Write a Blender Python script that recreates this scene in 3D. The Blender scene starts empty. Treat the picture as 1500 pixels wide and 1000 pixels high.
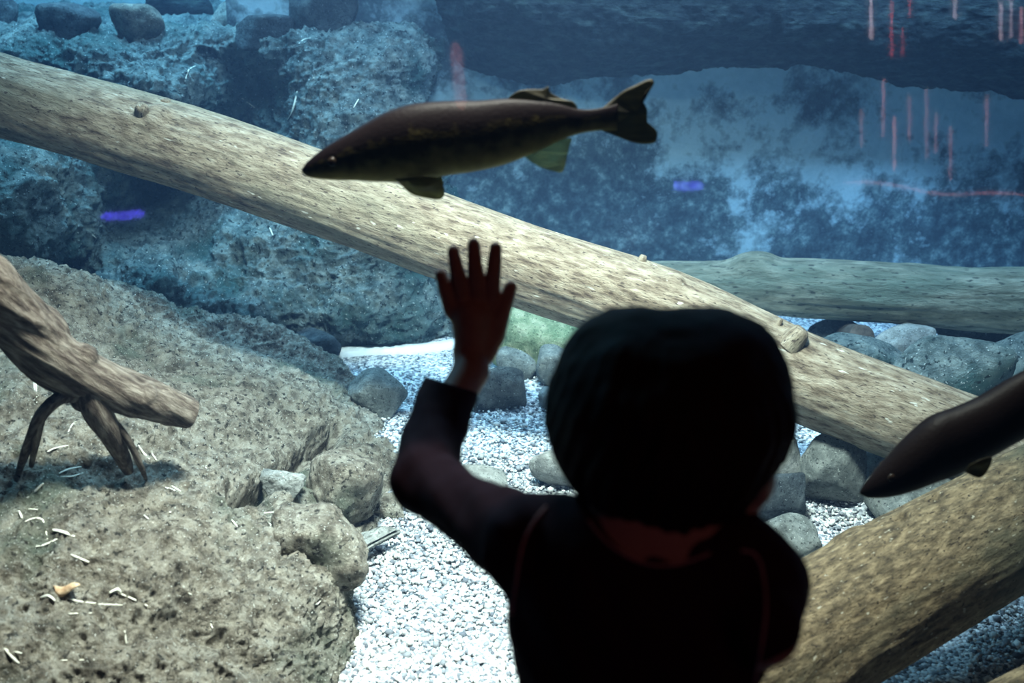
import bpy, math, random
import numpy as np
from mathutils import Vector, Matrix
from mathutils.bvhtree import BVHTree

S = bpy.context.scene
COL = S.collection
F = 1608.0; CAMH = 1.2; PITCH = math.radians(22.0)
CP, SP = math.cos(PITCH), math.sin(PITCH)

# ------------------------------------------------------------------ camera
cd = bpy.data.cameras.new('camera'); cam = bpy.data.objects.new('camera', cd); COL.objects.link(cam)
cam.location = (0, 0, CAMH); cam.rotation_euler = (math.radians(90) - PITCH, 0, 0)
cd.sensor_width = 36; cd.lens = 36 * F / 1500; cd.clip_start = 0.02; cd.clip_end = 60
cd.dof.use_dof = True; cd.dof.focus_distance = 2.35; cd.dof.aperture_fstop = (cd.lens / 1000) / 0.0085 / 1.0
S.camera = cam

# ------------------------------------------------------------------ world, lights, exposure
W = bpy.data.worlds.new('world'); S.world = W; W.use_nodes = True
W.node_tree.nodes['Background'].inputs[0].default_value = (0.02, 0.03, 0.05, 1)
W.node_tree.nodes['Background'].inputs[1].default_value = 0.05
S.view_settings.view_transform = 'Standard'; S.view_settings.look = 'None'
S.view_settings.gamma = 1; S.view_settings.use_curve_mapping = False
S.view_settings.exposure = 0.0
S.cycles.use_denoising = True
S.cycles.max_bounces = 6; S.cycles.transparent_max_bounces = 12; S.cycles.volume_bounces = 0

def area(name, loc, target, size, sy, power, col, spread=180):
    l = bpy.data.lights.new(name, 'AREA'); l.shape = 'RECTANGLE'; l.size = size; l.size_y = sy
    l.energy = power; l.color = col; l.spread = math.radians(spread)
    o = bpy.data.objects.new(name, l); COL.objects.link(o); o.location = loc
    o.rotation_euler = (Vector(target) - Vector(loc)).to_track_quat('-Z', 'Y').to_euler()
    return o
area('tank_lamp_front', (0.0, 1.42, 2.10), (0.0, 1.80, 0.0), 0.35, 0.22, 74, (1.0, 0.87, 0.71), 96)
area('tank_lamp_middle', (0.1, 2.75, 2.45), (0.1, 2.70, 0.0), 0.6, 0.25, 34, (0.82, 0.93, 1.0), 130)
area('tank_lamp_rear', (-1.2, 3.65, 2.40), (-1.1, 3.6, 0.0), 1.0, 0.3, 76, (0.45, 0.82, 1.0), 140)
area('tank_lamp_wall', (1.3, 2.3, 2.45), (1.3, 3.78, 0.4), 0.8, 0.3, 37, (0.56, 0.76, 1.0), 100)
area('room_lamp_red', (0.9, -0.8, 2.3), (0.1, 0.9, 0.9), 0.3, 0.3, 0.55, (1.0, 0.33, 0.27), 140)

# ------------------------------------------------------------------ projection helpers
def PD(px, py, D):
    u = (px - 750) / F; v = (500 - py) / F
    return Vector((u * D, D * (CP + v * SP), CAMH + D * (-SP + v * CP)))
def PY(px, py, Y):
    v = (500 - py) / F
    return PD(px, py, Y / (CP + v * SP))
def PZ(px, py, z):
    v = (500 - py) / F
    return PD(px, py, (CAMH - z) / (SP - v * CP))
def ang(py): return PITCH + math.atan((py - 500) / F)

# ------------------------------------------------------------------ numpy noise
def _h(ix, iy, iz, s):
    n = (ix.astype(np.int64) * 374761393 + iy.astype(np.int64) * 668265263 + iz.astype(np.int64) * 2147483647 + s * 974711) & 0xffffffff
    n = ((n ^ (n >> 13)) * 1274126177) & 0xffffffff
    n = ((n ^ (n >> 16)) * 2246822519) & 0xffffffff
    return ((n ^ (n >> 15)) & 0xffff) / 32767.5 - 1.0
def vnoise(p, s=0):
    p = np.asarray(p, float); i = np.floor(p); f = p - i; i = i.astype(np.int64)
    f = f * f * f * (f * (f * 6 - 15) + 10)
    r = 0
    for dx in (0, 1):
        for dy in (0, 1):
            for dz in (0, 1):
                w = (f[..., 0] if dx else 1 - f[..., 0]) * (f[..., 1] if dy else 1 - f[..., 1]) * (f[..., 2] if dz else 1 - f[..., 2])
                r = r + w * _h(i[..., 0] + dx, i[..., 1] + dy, i[..., 2] + dz, s)
    return r
def fbm(p, freq, octs=4, s=0, gain=0.5, ridged=False):
    r = 0; a = 1.0
    for k in range(octs):
        n = vnoise(p * freq + 17.3 * k, s + k)
        if ridged: n = 1 - 2 * np.abs(n)
        r = r + a * n; a *= gain; freq *= 2.03
    return r

# ------------------------------------------------------------------ object helpers
def link(name, me, mat=None, parent=None, smooth=True):
    if mat: me.materials.append(mat)
    if smooth:
        me.polygons.foreach_set('use_smooth', np.ones(len(me.polygons), bool))
    o = bpy.data.objects.new(name, me); COL.objects.link(o)
    if parent is not None: o.parent = parent
    return o
def mesh(name, V, Fs, mat=None, parent=None, smooth=True):
    me = bpy.data.meshes.new(name)
    V = np.asarray(V, float)
    me.from_pydata(V.tolist(), [], [list(map(int, f)) for f in Fs]); me.update()
    return link(name, me, mat, parent, smooth)
def tag(o, label=None, cat=None, group=None, kind=None):
    if label: o['label'] = label
    if cat: o['category'] = cat
    if group: o['group'] = group
    if kind: o['kind'] = kind
    return o
def empty(name, loc, label, cat, group=None):
    o = bpy.data.objects.new(name, None); COL.objects.link(o); o.location = loc; o.empty_display_size = 0.05
    return tag(o, label, cat, group)
def origin_to(o, p):
    """moves the object's origin, not its geometry"""
    p = Vector(p); o.data.transform(Matrix.Translation(-p)); o.location = p
    return o

# ------------------------------------------------------------------ materials
def newmat(name):
    m = bpy.data.materials.new(name); m.use_nodes = True; nt = m.node_tree; nt.nodes.clear()
    return m, nt, (lambda t, **k: _n(nt, t, **k))
def _n(nt, t, **k):
    n = nt.nodes.new(t)
    for a, b in k.items():
        if a.startswith('i_'):
            key = a[2:].replace('_', ' ')
            n.inputs[key].default_value = b
        else: setattr(n, a, b)
    return n
def ramp(nt, pts):
    r = nt.nodes.new('ShaderNodeValToRGB'); e = r.color_ramp.elements
    while len(e) < len(pts): e.new(0.5)
    for q, (p, c) in zip(e, pts):
        q.position = p; q.color = (*c, 1)
    return r
def noise_mat(name, cols, scale=20, detail=8, rough=0.9, bump=0.5, bscale=None, stretch=(1, 1, 1), speck=None, spec=0.2, bdist=0.01,
              patch=None, coord='Object', fine=None):
    """cols: ramp; speck: (scale, threshold, colour) light flecks; patch: (scale, lo, hi, colour) large patches"""
    m, nt, N = newmat(name); L = nt.links.new
    out = N('ShaderNodeOutputMaterial'); b = N('ShaderNodeBsdfPrincipled')
    b.inputs['Roughness'].default_value = rough; b.inputs['Specular IOR Level'].default_value = spec
    tc = N('ShaderNodeTexCoord'); mp = N('ShaderNodeMapping'); mp.inputs['Scale'].default_value = stretch
    L(tc.outputs[coord], mp.inputs[0])
    n1 = N('ShaderNodeTexNoise'); n1.inputs['Scale'].default_value = scale; n1.inputs['Detail'].default_value = detail; n1.inputs['Roughness'].default_value = 0.62
    L(mp.outputs[0], n1.inputs['Vector'])
    r = ramp(nt, cols); L(n1.outputs['Fac'], r.inputs[0])
    colr = r.outputs[0]
    if patch:
        for (ps, lo, hi, pc) in patch:
            n3 = N('ShaderNodeTexNoise'); n3.inputs['Scale'].default_value = ps; n3.inputs['Detail'].default_value = 5
            L(mp.outputs[0], n3.inputs['Vector'])
            r3 = ramp(nt, [(lo, (0, 0, 0)), (hi, (1, 1, 1))]); L(n3.outputs['Fac'], r3.inputs[0])
            mx = N('ShaderNodeMix', data_type='RGBA'); L(r3.outputs[0], mx.inputs[0]); L(colr, mx.inputs[6]); mx.inputs[7].default_value = (*pc, 1)
            colr = mx.outputs[2]
    if speck:
        v = N('ShaderNodeTexNoise'); v.inputs['Scale'].default_value = speck[0]; v.inputs['Detail'].default_value = 2
        L(mp.outputs[0], v.inputs['Vector'])
        r2 = ramp(nt, [(speck[1], (0, 0, 0)), (speck[1] + 0.06, (1, 1, 1))]); L(v.outputs['Fac'], r2.inputs[0])
        mx = N('ShaderNodeMix', data_type='RGBA'); L(r2.outputs[0], mx.inputs[0]); L(colr, mx.inputs[6]); mx.inputs[7].default_value = (*speck[2], 1)
        colr = mx.outputs[2]
    L(colr, b.inputs['Base Color'])
    n2 = N('ShaderNodeTexNoise'); n2.inputs['Scale'].default_value = bscale or scale * 2.5; n2.inputs['Detail'].default_value = 8; n2.inputs['Roughness'].default_value = 0.7
    L(mp.outputs[0], n2.inputs['Vector'])
    bp = N('ShaderNodeBump'); bp.inputs['Strength'].default_value = bump; bp.inputs['Distance'].default_value = bdist
    L(n2.outputs['Fac'], bp.inputs['Height']); L(bp.outputs[0], b.inputs['Normal'])
    L(b.outputs[0], out.inputs[0])
    return m

M = {}
M['rock_front'] = noise_mat('foreground_rock', [(0.30, (0.075, 0.064, 0.050)), (0.44, (0.28, 0.242, 0.19)), (0.58, (0.53, 0.475, 0.385)), (0.78, (0.78, 0.73, 0.62))],
                            scale=34, bump=1.0, bscale=110, bdist=0.03, speck=(230, 0.64, (0.85, 0.83, 0.74)),
                            patch=[(5, 0.56, 0.72, (0.16, 0.20, 0.15)), (95, 0.58, 0.66, (0.07, 0.065, 0.055))])
M['rock_back'] = noise_mat('back_rock', [(0.30, (0.04, 0.06, 0.06)), (0.47, (0.17, 0.22, 0.22)), (0.60, (0.32, 0.38, 0.36)), (0.80, (0.52, 0.58, 0.55))],
                           scale=24, bump=1.0, bscale=85, bdist=0.03, speck=(170, 0.66, (0.8, 0.85, 0.83)),
                           patch=[(4, 0.50, 0.66, (0.07, 0.15, 0.15)), (75, 0.58, 0.66, (0.03, 0.05, 0.055))])
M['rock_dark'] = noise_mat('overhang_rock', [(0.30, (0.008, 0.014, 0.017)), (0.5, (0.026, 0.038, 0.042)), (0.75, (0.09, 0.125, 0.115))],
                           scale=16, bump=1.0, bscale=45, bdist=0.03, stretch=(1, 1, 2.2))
M['shelf_wall'] = noise_mat('rear_wall', [(0.3, (0.25, 0.38, 0.40)), (0.7, (0.55, 0.68, 0.70))], scale=9, bump=0.4)
for k, (c1, c2, c3) in {
        'grey': ((0.12, 0.13, 0.12), (0.26, 0.28, 0.26), (0.44, 0.46, 0.42)),
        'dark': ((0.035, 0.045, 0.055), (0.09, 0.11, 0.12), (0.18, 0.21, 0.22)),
        'green': ((0.16, 0.24, 0.13), (0.36, 0.44, 0.26), (0.62, 0.60, 0.42)),
        'brown': ((0.10, 0.09, 0.075), (0.22, 0.20, 0.17), (0.42, 0.39, 0.33)),
        'pale': ((0.28, 0.29, 0.27), (0.46, 0.47, 0.44), (0.66, 0.66, 0.62))}.items():
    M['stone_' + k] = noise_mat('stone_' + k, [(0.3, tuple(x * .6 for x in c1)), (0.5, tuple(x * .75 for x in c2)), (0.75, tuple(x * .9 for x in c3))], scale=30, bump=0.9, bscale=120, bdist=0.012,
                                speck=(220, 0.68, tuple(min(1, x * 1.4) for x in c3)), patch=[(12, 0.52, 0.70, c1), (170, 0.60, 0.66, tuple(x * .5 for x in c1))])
M['wood_pale'] = noise_mat('weathered_pale_wood', [(0.30, (0.08, 0.055, 0.038)), (0.42, (0.23, 0.175, 0.12)), (0.56, (0.39, 0.32, 0.23)), (0.75, (0.56, 0.49, 0.38))],
                           scale=70, bump=1.0, bscale=110, bdist=0.012, stretch=(0.30, 1, 1), speck=(90, 0.70, (0.80, 0.76, 0.66)),
                           patch=[(7, 0.55, 0.75, (0.30, 0.28, 0.20)), (240, 0.60, 0.66, (0.10, 0.075, 0.055))])
M['wood_grey'] = noise_mat('grey_green_wood', [(0.3, (0.08, 0.085, 0.06)), (0.5, (0.20, 0.20, 0.15)), (0.75, (0.40, 0.39, 0.30))],
                           scale=40, bump=1.0, bscale=80, bdist=0.012, stretch=(0.3, 1, 1), patch=[(6, 0.55, 0.7, (0.14, 0.17, 0.13)), (120, 0.60, 0.66, (0.07, 0.075, 0.06))])
M['wood_brown'] = noise_mat('brown_wood', [(0.28, (0.035, 0.026, 0.016)), (0.46, (0.12, 0.090, 0.052)), (0.62, (0.24, 0.18, 0.105)), (0.82, (0.42, 0.34, 0.21))],
                            scale=90, bump=1.0, bscale=150, bdist=0.012, stretch=(0.4, 1, 1), speck=(160, 0.68, (0.45, 0.42, 0.33)),
                            patch=[(5, 0.55, 0.72, (0.09, 0.09, 0.06)), (260, 0.60, 0.66, (0.03, 0.022, 0.014))])
M['drift'] = noise_mat('driftwood', [(0.30, (0.03, 0.022, 0.018)), (0.46, (0.13, 0.10, 0.08)), (0.60, (0.28, 0.235, 0.19)), (0.8, (0.52, 0.46, 0.39))],
                       scale=90, bump=1.0, bscale=130, bdist=0.012, stretch=(0.22, 1, 1))
M['end_grain'] = noise_mat('cut_end', [(0.3, (0.04, 0.03, 0.025)), (0.7, (0.14, 0.11, 0.09))], scale=60, bump=0.6)
M['straw'] = noise_mat('straw', [(0.3, (0.68, 0.64, 0.50)), (0.7, (0.92, 0.90, 0.80))], scale=80, bump=0.1)
M['leaf'] = noise_mat('dead_leaf', [(0.3, (0.40, 0.20, 0.09)), (0.7, (0.78, 0.62, 0.42))], scale=50, bump=0.4)
M['liner'] = noise_mat('white_sand_edge', [(0.3, (0.75, 0.78, 0.80)), (0.7, (0.95, 0.97, 0.98))], scale=60, bump=0.2)
M['room'] = noise_mat('dark_room_paint', [(0.3, (0.010, 0.009, 0.012)), (0.7, (0.016, 0.014, 0.018))], scale=5, bump=0.1)
M['shirt'] = noise_mat('dark_knit', [(0.3, (0.022, 0.010, 0.016)), (0.7, (0.032, 0.014, 0.022))], scale=300, bump=0.3, bscale=500, bdist=0.001, spec=0.1)
M['thread'] = noise_mat('seam_thread', [(0.3, (0.45, 0.25, 0.24)), (0.7, (0.60, 0.36, 0.34))], scale=400, bump=0.3)
M['skin'] = noise_mat('skin', [(0.3, (0.42, 0.24, 0.18)), (0.7, (0.50, 0.30, 0.22))], scale=40, rough=0.55, bump=0.05)
M['hair'] = noise_mat('dark_hair', [(0.3, (0.010, 0.006, 0.006)), (0.7, (0.022, 0.013, 0.011))], scale=120, rough=0.7, bump=0.5, bscale=260, bdist=0.002, stretch=(1, 1, 0.15), spec=0.15)
M['trousers'] = noise_mat('dark_denim', [(0.3, (0.012, 0.014, 0.022)), (0.7, (0.02, 0.024, 0.036))], scale=200, bump=0.3)
M['shoe'] = noise_mat('dark_shoe', [(0.3, (0.02, 0.02, 0.02)), (0.7, (0.04, 0.035, 0.035))], scale=60, bump=0.2)
M['eye'] = noise_mat('eye_white', [(0.3, (0.70, 0.68, 0.66)), (0.7, (0.76, 0.74, 0.72))], scale=10, rough=0.2, bump=0)
M['iris'] = noise_mat('iris', [(0.3, (0.01, 0.007, 0.005)), (0.7, (0.02, 0.012, 0.008))], scale=10, rough=0.2, bump=0)
M['lip'] = noise_mat('lip', [(0.3, (0.45, 0.16, 0.14)), (0.7, (0.5, 0.2, 0.17))], scale=40, rough=0.5, bump=0)

def emis(name, col, st):
    m, nt, N = newmat(name); o = N('ShaderNodeOutputMaterial'); e = N('ShaderNodeEmission')
    n = N('ShaderNodeTexNoise'); n.inputs['Scale'].default_value = 9
    r = ramp(nt, [(0.30, tuple(c * 0.15 for c in col)), (0.62, col)]); nt.links.new(n.outputs['Fac'], r.inputs[0]); nt.links.new(r.outputs[0], e.inputs[0])
    e.inputs[1].default_value = st; nt.links.new(e.outputs[0], o.inputs[0]); return m

# fish skin: dark back, olive belly (countershading by height in the body's own coordinates)
def fish_mat(name, back, belly, lo, hi):
    m, nt, N = newmat(name); L = nt.links.new
    out = N('ShaderNodeOutputMaterial'); b = N('ShaderNodeBsdfPrincipled'); b.inputs['Roughness'].default_value = 0.5
    b.inputs['Specular IOR Level'].default_value = 0.04
    tc = N('ShaderNodeTexCoord'); sx = N('ShaderNodeSeparateXYZ'); L(tc.outputs['Object'], sx.inputs[0])
    at = N('ShaderNodeAttribute'); at.attribute_name = 'belly_to_back'   # -1 at the belly, 1 along the back
    mr = N('ShaderNodeMapRange'); mr.inputs[1].default_value = lo; mr.inputs[2].default_value = hi
    L(at.outputs['Fac'], mr.inputs[0])
    no = N('ShaderNodeTexNoise'); no.inputs['Scale'].default_value = 60; L(tc.outputs['Object'], no.inputs[0])
    ma = N('ShaderNodeMath', operation='MULTIPLY_ADD'); ma.inputs[1].default_value = 0.5; L(no.outputs['Fac'], ma.inputs[0]); L(mr.outputs[0], ma.inputs[2])
    r = ramp(nt, [(0.2, belly), (0.75, tuple(0.5 * (x + y) * 0.28 for x, y in zip(back, belly))), (1.0, back)]); L(ma.outputs[0], r.inputs[0])
    L(r.outputs[0], b.inputs['Base Color'])
    vo = N('ShaderNodeTexVoronoi'); vo.inputs['Scale'].default_value = 220; L(tc.outputs['Object'], vo.inputs['Vector'])
    bp = N('ShaderNodeBump'); bp.inputs['Strength'].default_value = 0.25; bp.inputs['Distance'].default_value = 0.001
    L(vo.outputs['Distance'], bp.inputs['Height']); L(bp.outputs[0], b.inputs['Normal']); L(b.outputs[0], out.inputs[0])
    return m
M['fish'] = fish_mat('fish_skin', (0.004, 0.0025, 0.003), (0.26, 0.21, 0.07), -1.05, 0.9)
M['fish2'] = fish_mat('fish_skin_brown', (0.0035, 0.0022, 0.0022), (0.014, 0.007, 0.005), -1.0, 0.6)
def fin_mat(name, col, tr):
    m, nt, N = newmat(name); L = nt.links.new
    out = N('ShaderNodeOutputMaterial'); b = N('ShaderNodeBsdfPrincipled'); b.inputs['Roughness'].default_value = 0.6
    t = N('ShaderNodeBsdfTransparent'); t.inputs[0].default_value = (0.8, 0.85, 0.6, 1)
    tl = N('ShaderNodeBsdfTranslucent'); mx0 = N('ShaderNodeMixShader'); mx0.inputs[0].default_value = 0.5
    tc = N('ShaderNodeTexCoord'); mp = N('ShaderNodeMapping'); mp.inputs['Scale'].default_value = (18, 18, 160); L(tc.outputs['Object'], mp.inputs[0])
    n = N('ShaderNodeTexNoise'); n.inputs['Scale'].default_value = 1.0; n.inputs['Detail'].default_value = 3; L(mp.outputs[0], n.inputs[0])
    r = ramp(nt, [(0.35, tuple(c * 0.35 for c in col)), (0.65, col)]); L(n.outputs['Fac'], r.inputs[0])
    L(r.outputs[0], b.inputs['Base Color']); L(r.outputs[0], tl.inputs[0])
    L(b.outputs[0], mx0.inputs[1]); L(tl.outputs[0], mx0.inputs[2])
    mx = N('ShaderNodeMixShader'); mx.inputs[0].default_value = tr; L(mx0.outputs[0], mx.inputs[1]); L(t.outputs[0], mx.inputs[2]); L(mx.outputs[0], out.inputs[0])
    return m
M['fin_olive'] = fin_mat('olive_fin', (0.22, 0.17, 0.045), 0.15)
M['fin_pale'] = fin_mat('pale_fin', (0.30, 0.27, 0.15), 0.45)
M['fin_dark'] = fin_mat('dark_fin', (0.04, 0.034, 0.014), 0.08)

# gravel pebbles and the bed under them
def gravel_mat():
    m, nt, N = newmat('gravel'); L = nt.links.new
    out = N('ShaderNodeOutputMaterial'); b = N('ShaderNodeBsdfPrincipled'); b.inputs['Roughness'].default_value = 0.85
    tc = N('ShaderNodeTexCoord'); v = N('ShaderNodeTexVoronoi'); v.inputs['Scale'].default_value = 150
    L(tc.outputs['Object'], v.inputs['Vector'])
    sp = N('ShaderNodeSeparateColor'); L(v.outputs['Color'], sp.inputs[0])
    r = ramp(nt, [(0.0, (0.07, 0.08, 0.10)), (0.25, (0.22, 0.23, 0.25)), (0.6, (0.52, 0.53, 0.54)), (1.0, (0.86, 0.86, 0.84))]); L(sp.outputs[0], r.inputs[0])
    L(r.outputs[0], b.inputs['Base Color'])
    bp = N('ShaderNodeBump'); bp.invert = True; bp.inputs['Strength'].default_value = 0.8; bp.inputs['Distance'].default_value = 0.006
    L(v.outputs['Distance'], bp.inputs['Height']); L(bp.outputs[0], b.inputs['Normal']); L(b.outputs[0], out.inputs[0])
    return m
M['gravel'] = gravel_mat()

# mottled painted wall: pale blue paint, algae covering most of it in blotches
def mottled_mat():
    m, nt, N = newmat('algae_wall'); L = nt.links.new
    out = N('ShaderNodeOutputMaterial'); b = N('ShaderNodeBsdfPrincipled'); b.inputs['Roughness'].default_value = 0.9
    tc = N('ShaderNodeTexCoord'); sx = N('ShaderNodeSeparateXYZ'); L(tc.outputs['Object'], sx.inputs[0])
    n1 = N('ShaderNodeTexNoise'); n1.inputs['Scale'].default_value = 4.5; n1.inputs['Detail'].default_value = 6; n1.inputs['Roughness'].default_value = 0.6; L(tc.outputs['Object'], n1.inputs[0])
    n2 = N('ShaderNodeTexNoise'); n2.inputs['Scale'].default_value = 26; n2.inputs['Detail'].default_value = 8; n2.inputs['Roughness'].default_value = 0.7; L(tc.outputs['Object'], n2.inputs[0])
    # algae density: blotches + more towards the wall's foot (algae line) and towards its left end
    mz = N('ShaderNodeMapRange'); mz.inputs[1].default_value = 0.20; mz.inputs[2].default_value = 0.52; mz.inputs[3].default_value = 0.32; mz.inputs[4].default_value = -0.18; L(sx.outputs[2], mz.inputs[0])
    mxx = N('ShaderNodeMapRange'); mxx.inputs[1].default_value = 0.2; mxx.inputs[2].default_value = 0.65; mxx.inputs[3].default_value = 0.28; mxx.inputs[4].default_value = 0.0; L(sx.outputs[0], mxx.inputs[0])
    a1 = N('ShaderNodeMath', operation='ADD'); L(mz.outputs[0], a1.inputs[0]); L(mxx.outputs[0], a1.inputs[1])
    a2 = N('ShaderNodeMath', operation='ADD'); sc1 = N('ShaderNodeMath', operation='MULTIPLY_ADD'); sc1.inputs[1].default_value = 2.4; sc1.inputs[2].default_value = -0.70; L(n1.outputs['Fac'], sc1.inputs[0]); L(a1.outputs[0], a2.inputs[0]); L(sc1.outputs[0], a2.inputs[1])
    a3 = N('ShaderNodeMath', operation='MULTIPLY_ADD'); a3.inputs[1].default_value = 1.3; L(n2.outputs['Fac'], a3.inputs[0]); L(a2.outputs[0], a3.inputs[2])
    r = ramp(nt, [(0.50, (0, 0, 0)), (0.66, (1, 1, 1))])
    sc = N('ShaderNodeMath', operation='MULTIPLY'); sc.inputs[1].default_value = 0.5; L(a3.outputs[0], sc.inputs[0]); L(sc.outputs[0], r.inputs[0])
    fine = ramp(nt, [(0.40, (0.028, 0.042, 0.06)), (0.55, (0.075, 0.11, 0.13)), (0.72, (0.26, 0.34, 0.35))]); L(n2.outputs['Fac'], fine.inputs[0])
    paint = ramp(nt, [(0.3, (0.34, 0.46, 0.52)), (0.7, (0.50, 0.62, 0.66))]); L(n2.outputs['Fac'], paint.inputs[0])
    mx = N('ShaderNodeMix', data_type='RGBA'); L(r.outputs[0], mx.inputs[0]); L(paint.outputs[0], mx.inputs[6]); L(fine.outputs[0], mx.inputs[7])
    L(mx.outputs[2], b.inputs['Base Color'])
    bp = N('ShaderNodeBump'); bp.inputs['Strength'].default_value = 0.4; bp.inputs['Distance'].default_value = 0.01; L(n2.outputs['Fac'], bp.inputs['Height']); L(bp.outputs[0], b.inputs['Normal'])
    L(b.outputs[0], out.inputs[0]); return m
M['mottled'] = mottled_mat()

# the aquarium pane and the water behind it
def pane_mat():
    m, nt, N = newmat('aquarium_glass'); L = nt.links.new
    out = N('ShaderNodeOutputMaterial'); t = N('ShaderNodeBsdfTransparent'); t.inputs[0].default_value = (0.97, 0.985, 0.99, 1)
    g = N('ShaderNodeBsdfGlossy'); g.inputs['Roughness'].default_value = 0.03
    fr = N('ShaderNodeFresnel'); fr.inputs[0].default_value = 1.45
    ge = N('ShaderNodeNewGeometry'); inv = N('ShaderNodeMath', operation='SUBTRACT'); inv.inputs[0].default_value = 1.0; L(ge.outputs['Backfacing'], inv.inputs[1])
    mu = N('ShaderNodeMath', operation='MULTIPLY'); L(fr.outputs[0], mu.inputs[0]); L(inv.outputs[0], mu.inputs[1])
    mx = N('ShaderNodeMixShader'); L(mu.outputs[0], mx.inputs[0]); L(t.outputs[0], mx.inputs[1]); L(g.outputs[0], mx.inputs[2]); L(mx.outputs[0], out.inputs[0]); return m
M['pane'] = pane_mat()
def water_mat():
    m, nt, N = newmat('tank_water'); L = nt.links.new
    out = N('ShaderNodeOutputMaterial')
    a = N('ShaderNodeVolumeAbsorption'); a.inputs['Color'].default_value = (0.38, 0.76, 0.96, 1); a.inputs['Density'].default_value = 0.30
    s = N('ShaderNodeVolumeScatter'); s.inputs['Color'].default_value = (0.25, 0.5, 1.0, 1); s.inputs['Density'].default_value = 0.03; s.inputs['Anisotropy'].default_value = 0.2
    ad = N('ShaderNodeAddShader'); L(a.outputs[0], ad.inputs[0]); L(s.outputs[0], ad.inputs[1]); L(ad.outputs[0], out.inputs['Volume']); return m
M['water'] = water_mat()

# ------------------------------------------------------------------ the room and the tank shell
def box(name, x0, x1, y0, y1, z0, z1, mat, kind='structure', **k):
    V = [(x, y, z) for x in (x0, x1) for y in (y0, y1) for z in (z0, z1)]
    Fs = [(0, 1, 3, 2), (4, 6, 7, 5), (0, 4, 5, 1), (2, 3, 7, 6), (0, 2, 6, 4), (1, 5, 7, 3)]
    o = mesh(name, V, Fs, mat, smooth=False); o['kind'] = kind
    return o
GLASS_Y = 1.05
box('floor', -2.6, 2.6, -2.6, GLASS_Y, -0.1, 0.0, M['room'])
box('ceiling', -2.6, 2.6, -2.6, GLASS_Y, 2.6, 2.7, M['room'])
box('wall_left', -2.7, -2.6, -2.6, GLASS_Y, -0.1, 2.7, M['room'])
box('wall_right', 2.6, 2.7, -2.6, GLASS_Y, -0.1, 2.7, M['room'])
box('wall_behind', -2.7, 2.7, -2.7, -2.6, -0.1, 2.7, M['room'])
pane = box('window_1', -2.6, 2.6, GLASS_Y, GLASS_Y + 0.03, 0.0, 1.40, M['pane'])
box('added_header_wall', -2.6, 2.6, GLASS_Y, GLASS_Y + 0.03, 1.40, 2.6, M['room'])  # unseen header above the pane, added to shade the child from tank lamps
box('added_baffle_1', -2.6, 2.6, GLASS_Y + 0.031, GLASS_Y + 0.24, 1.33, 1.37, M['room'])  # unseen baffle added to keep the front lamp off the wrist
water = box('water', -3.0, 3.0, GLASS_Y + 0.031, 4.85, -0.15, 2.55, M['water'])
box('wall_tank_left', -3.1, -3.0, GLASS_Y, 4.9, -0.2, 2.6, M['shelf_wall'])
box('wall_tank_right', 3.0, 3.1, GLASS_Y, 4.9, -0.2, 2.6, M['shelf_wall'])
wr = box('wall_rear', -3.0, 3.0, 4.5, 4.6, -0.2, 2.6, M['shelf_wall'])

# a control cage of points -> smooth dense sheet with real relief
def catmull(A, n):
    """A: (k, ...) control rows -> n samples"""
    k = len(A); t = np.linspace(0, k - 1, n); i = np.clip(np.floor(t).astype(int), 0, k - 2); f = (t - i)
    sh = (n,) + (1,) * (A.ndim - 1); f = f.reshape(sh)
    p0, p1, p2, p3 = A[np.clip(i - 1, 0, k - 1)], A[i], A[i + 1], A[np.clip(i + 2, 0, k - 1)]
    return 0.5 * (2 * p1 + (p2 - p0) * f + (2 * p0 - 5 * p1 + 4 * p2 - p3) * f ** 2 + (3 * p1 - p0 - 3 * p2 + p3) * f ** 3)
def sheet(name, rows, nu, nv, mat, amps, seed=0, cracks=()):
    """rows: list of equal-length rows of world points. amps: (amplitude, frequency, octaves, ridged)"""
    A = np.array([[tuple(p) for p in r] for r in rows], float)
    A = catmull(A, nv); A = catmull(A.transpose(1, 0, 2), nu).transpose(1, 0, 2)
    du = np.gradient(A, axis=1); dv = np.gradient(A, axis=0)
    n = np.cross(du, dv); n /= np.linalg.norm(n, axis=2, keepdims=True) + 1e-9
    flip = np.sign((n * (np.array([0, 0, CAMH]) - A)).sum(axis=2).mean()); n = n * flip
    q0 = A - np.array([0, 0, CAMH]); dd = q0[..., 1] * CP - q0[..., 2] * SP
    pxx = 750 + F * q0[..., 0] / dd; pyy = 500 - F * (q0[..., 1] * SP + q0[..., 2] * CP) / dd
    for (line, wd, dp) in cracks:
        best = np.full(pxx.shape, 1e9)
        for (a0, b0), (a1, b1) in zip(line[:-1], line[1:]):
            ex, ey = a1 - a0, b1 - b0; tt_ = np.clip(((pxx - a0) * ex + (pyy - b0) * ey) / (ex * ex + ey * ey), 0, 1)
            best = np.minimum(best, np.hypot(pxx - a0 - tt_ * ex, pyy - b0 - tt_ * ey))
        best = best * (1 + 0.35 * vnoise(A * 22, 5))
        A = A - n * (dp * np.exp(-(best / wd) ** 2))[..., None]
    for (a, fq, oc, rd) in amps:
        A = A + n * (a * fbm(A, fq, oc, seed, ridged=rd))[..., None]; seed += 11
    V = A.reshape(-1, 3)
    idx = np.arange(nu * nv).reshape(nv, nu)
    q = np.stack([idx[:-1, :-1], idx[:-1, 1:], idx[1:, 1:], idx[1:, :-1]], -1).reshape(-1, 4)
    if flip < 0: q = q[:, ::-1]
    return mesh(name, V, q, mat)

SURF = []          # surfaces that small things are laid on
def W3(x, y, z): return Vector((x, y, z))

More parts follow.
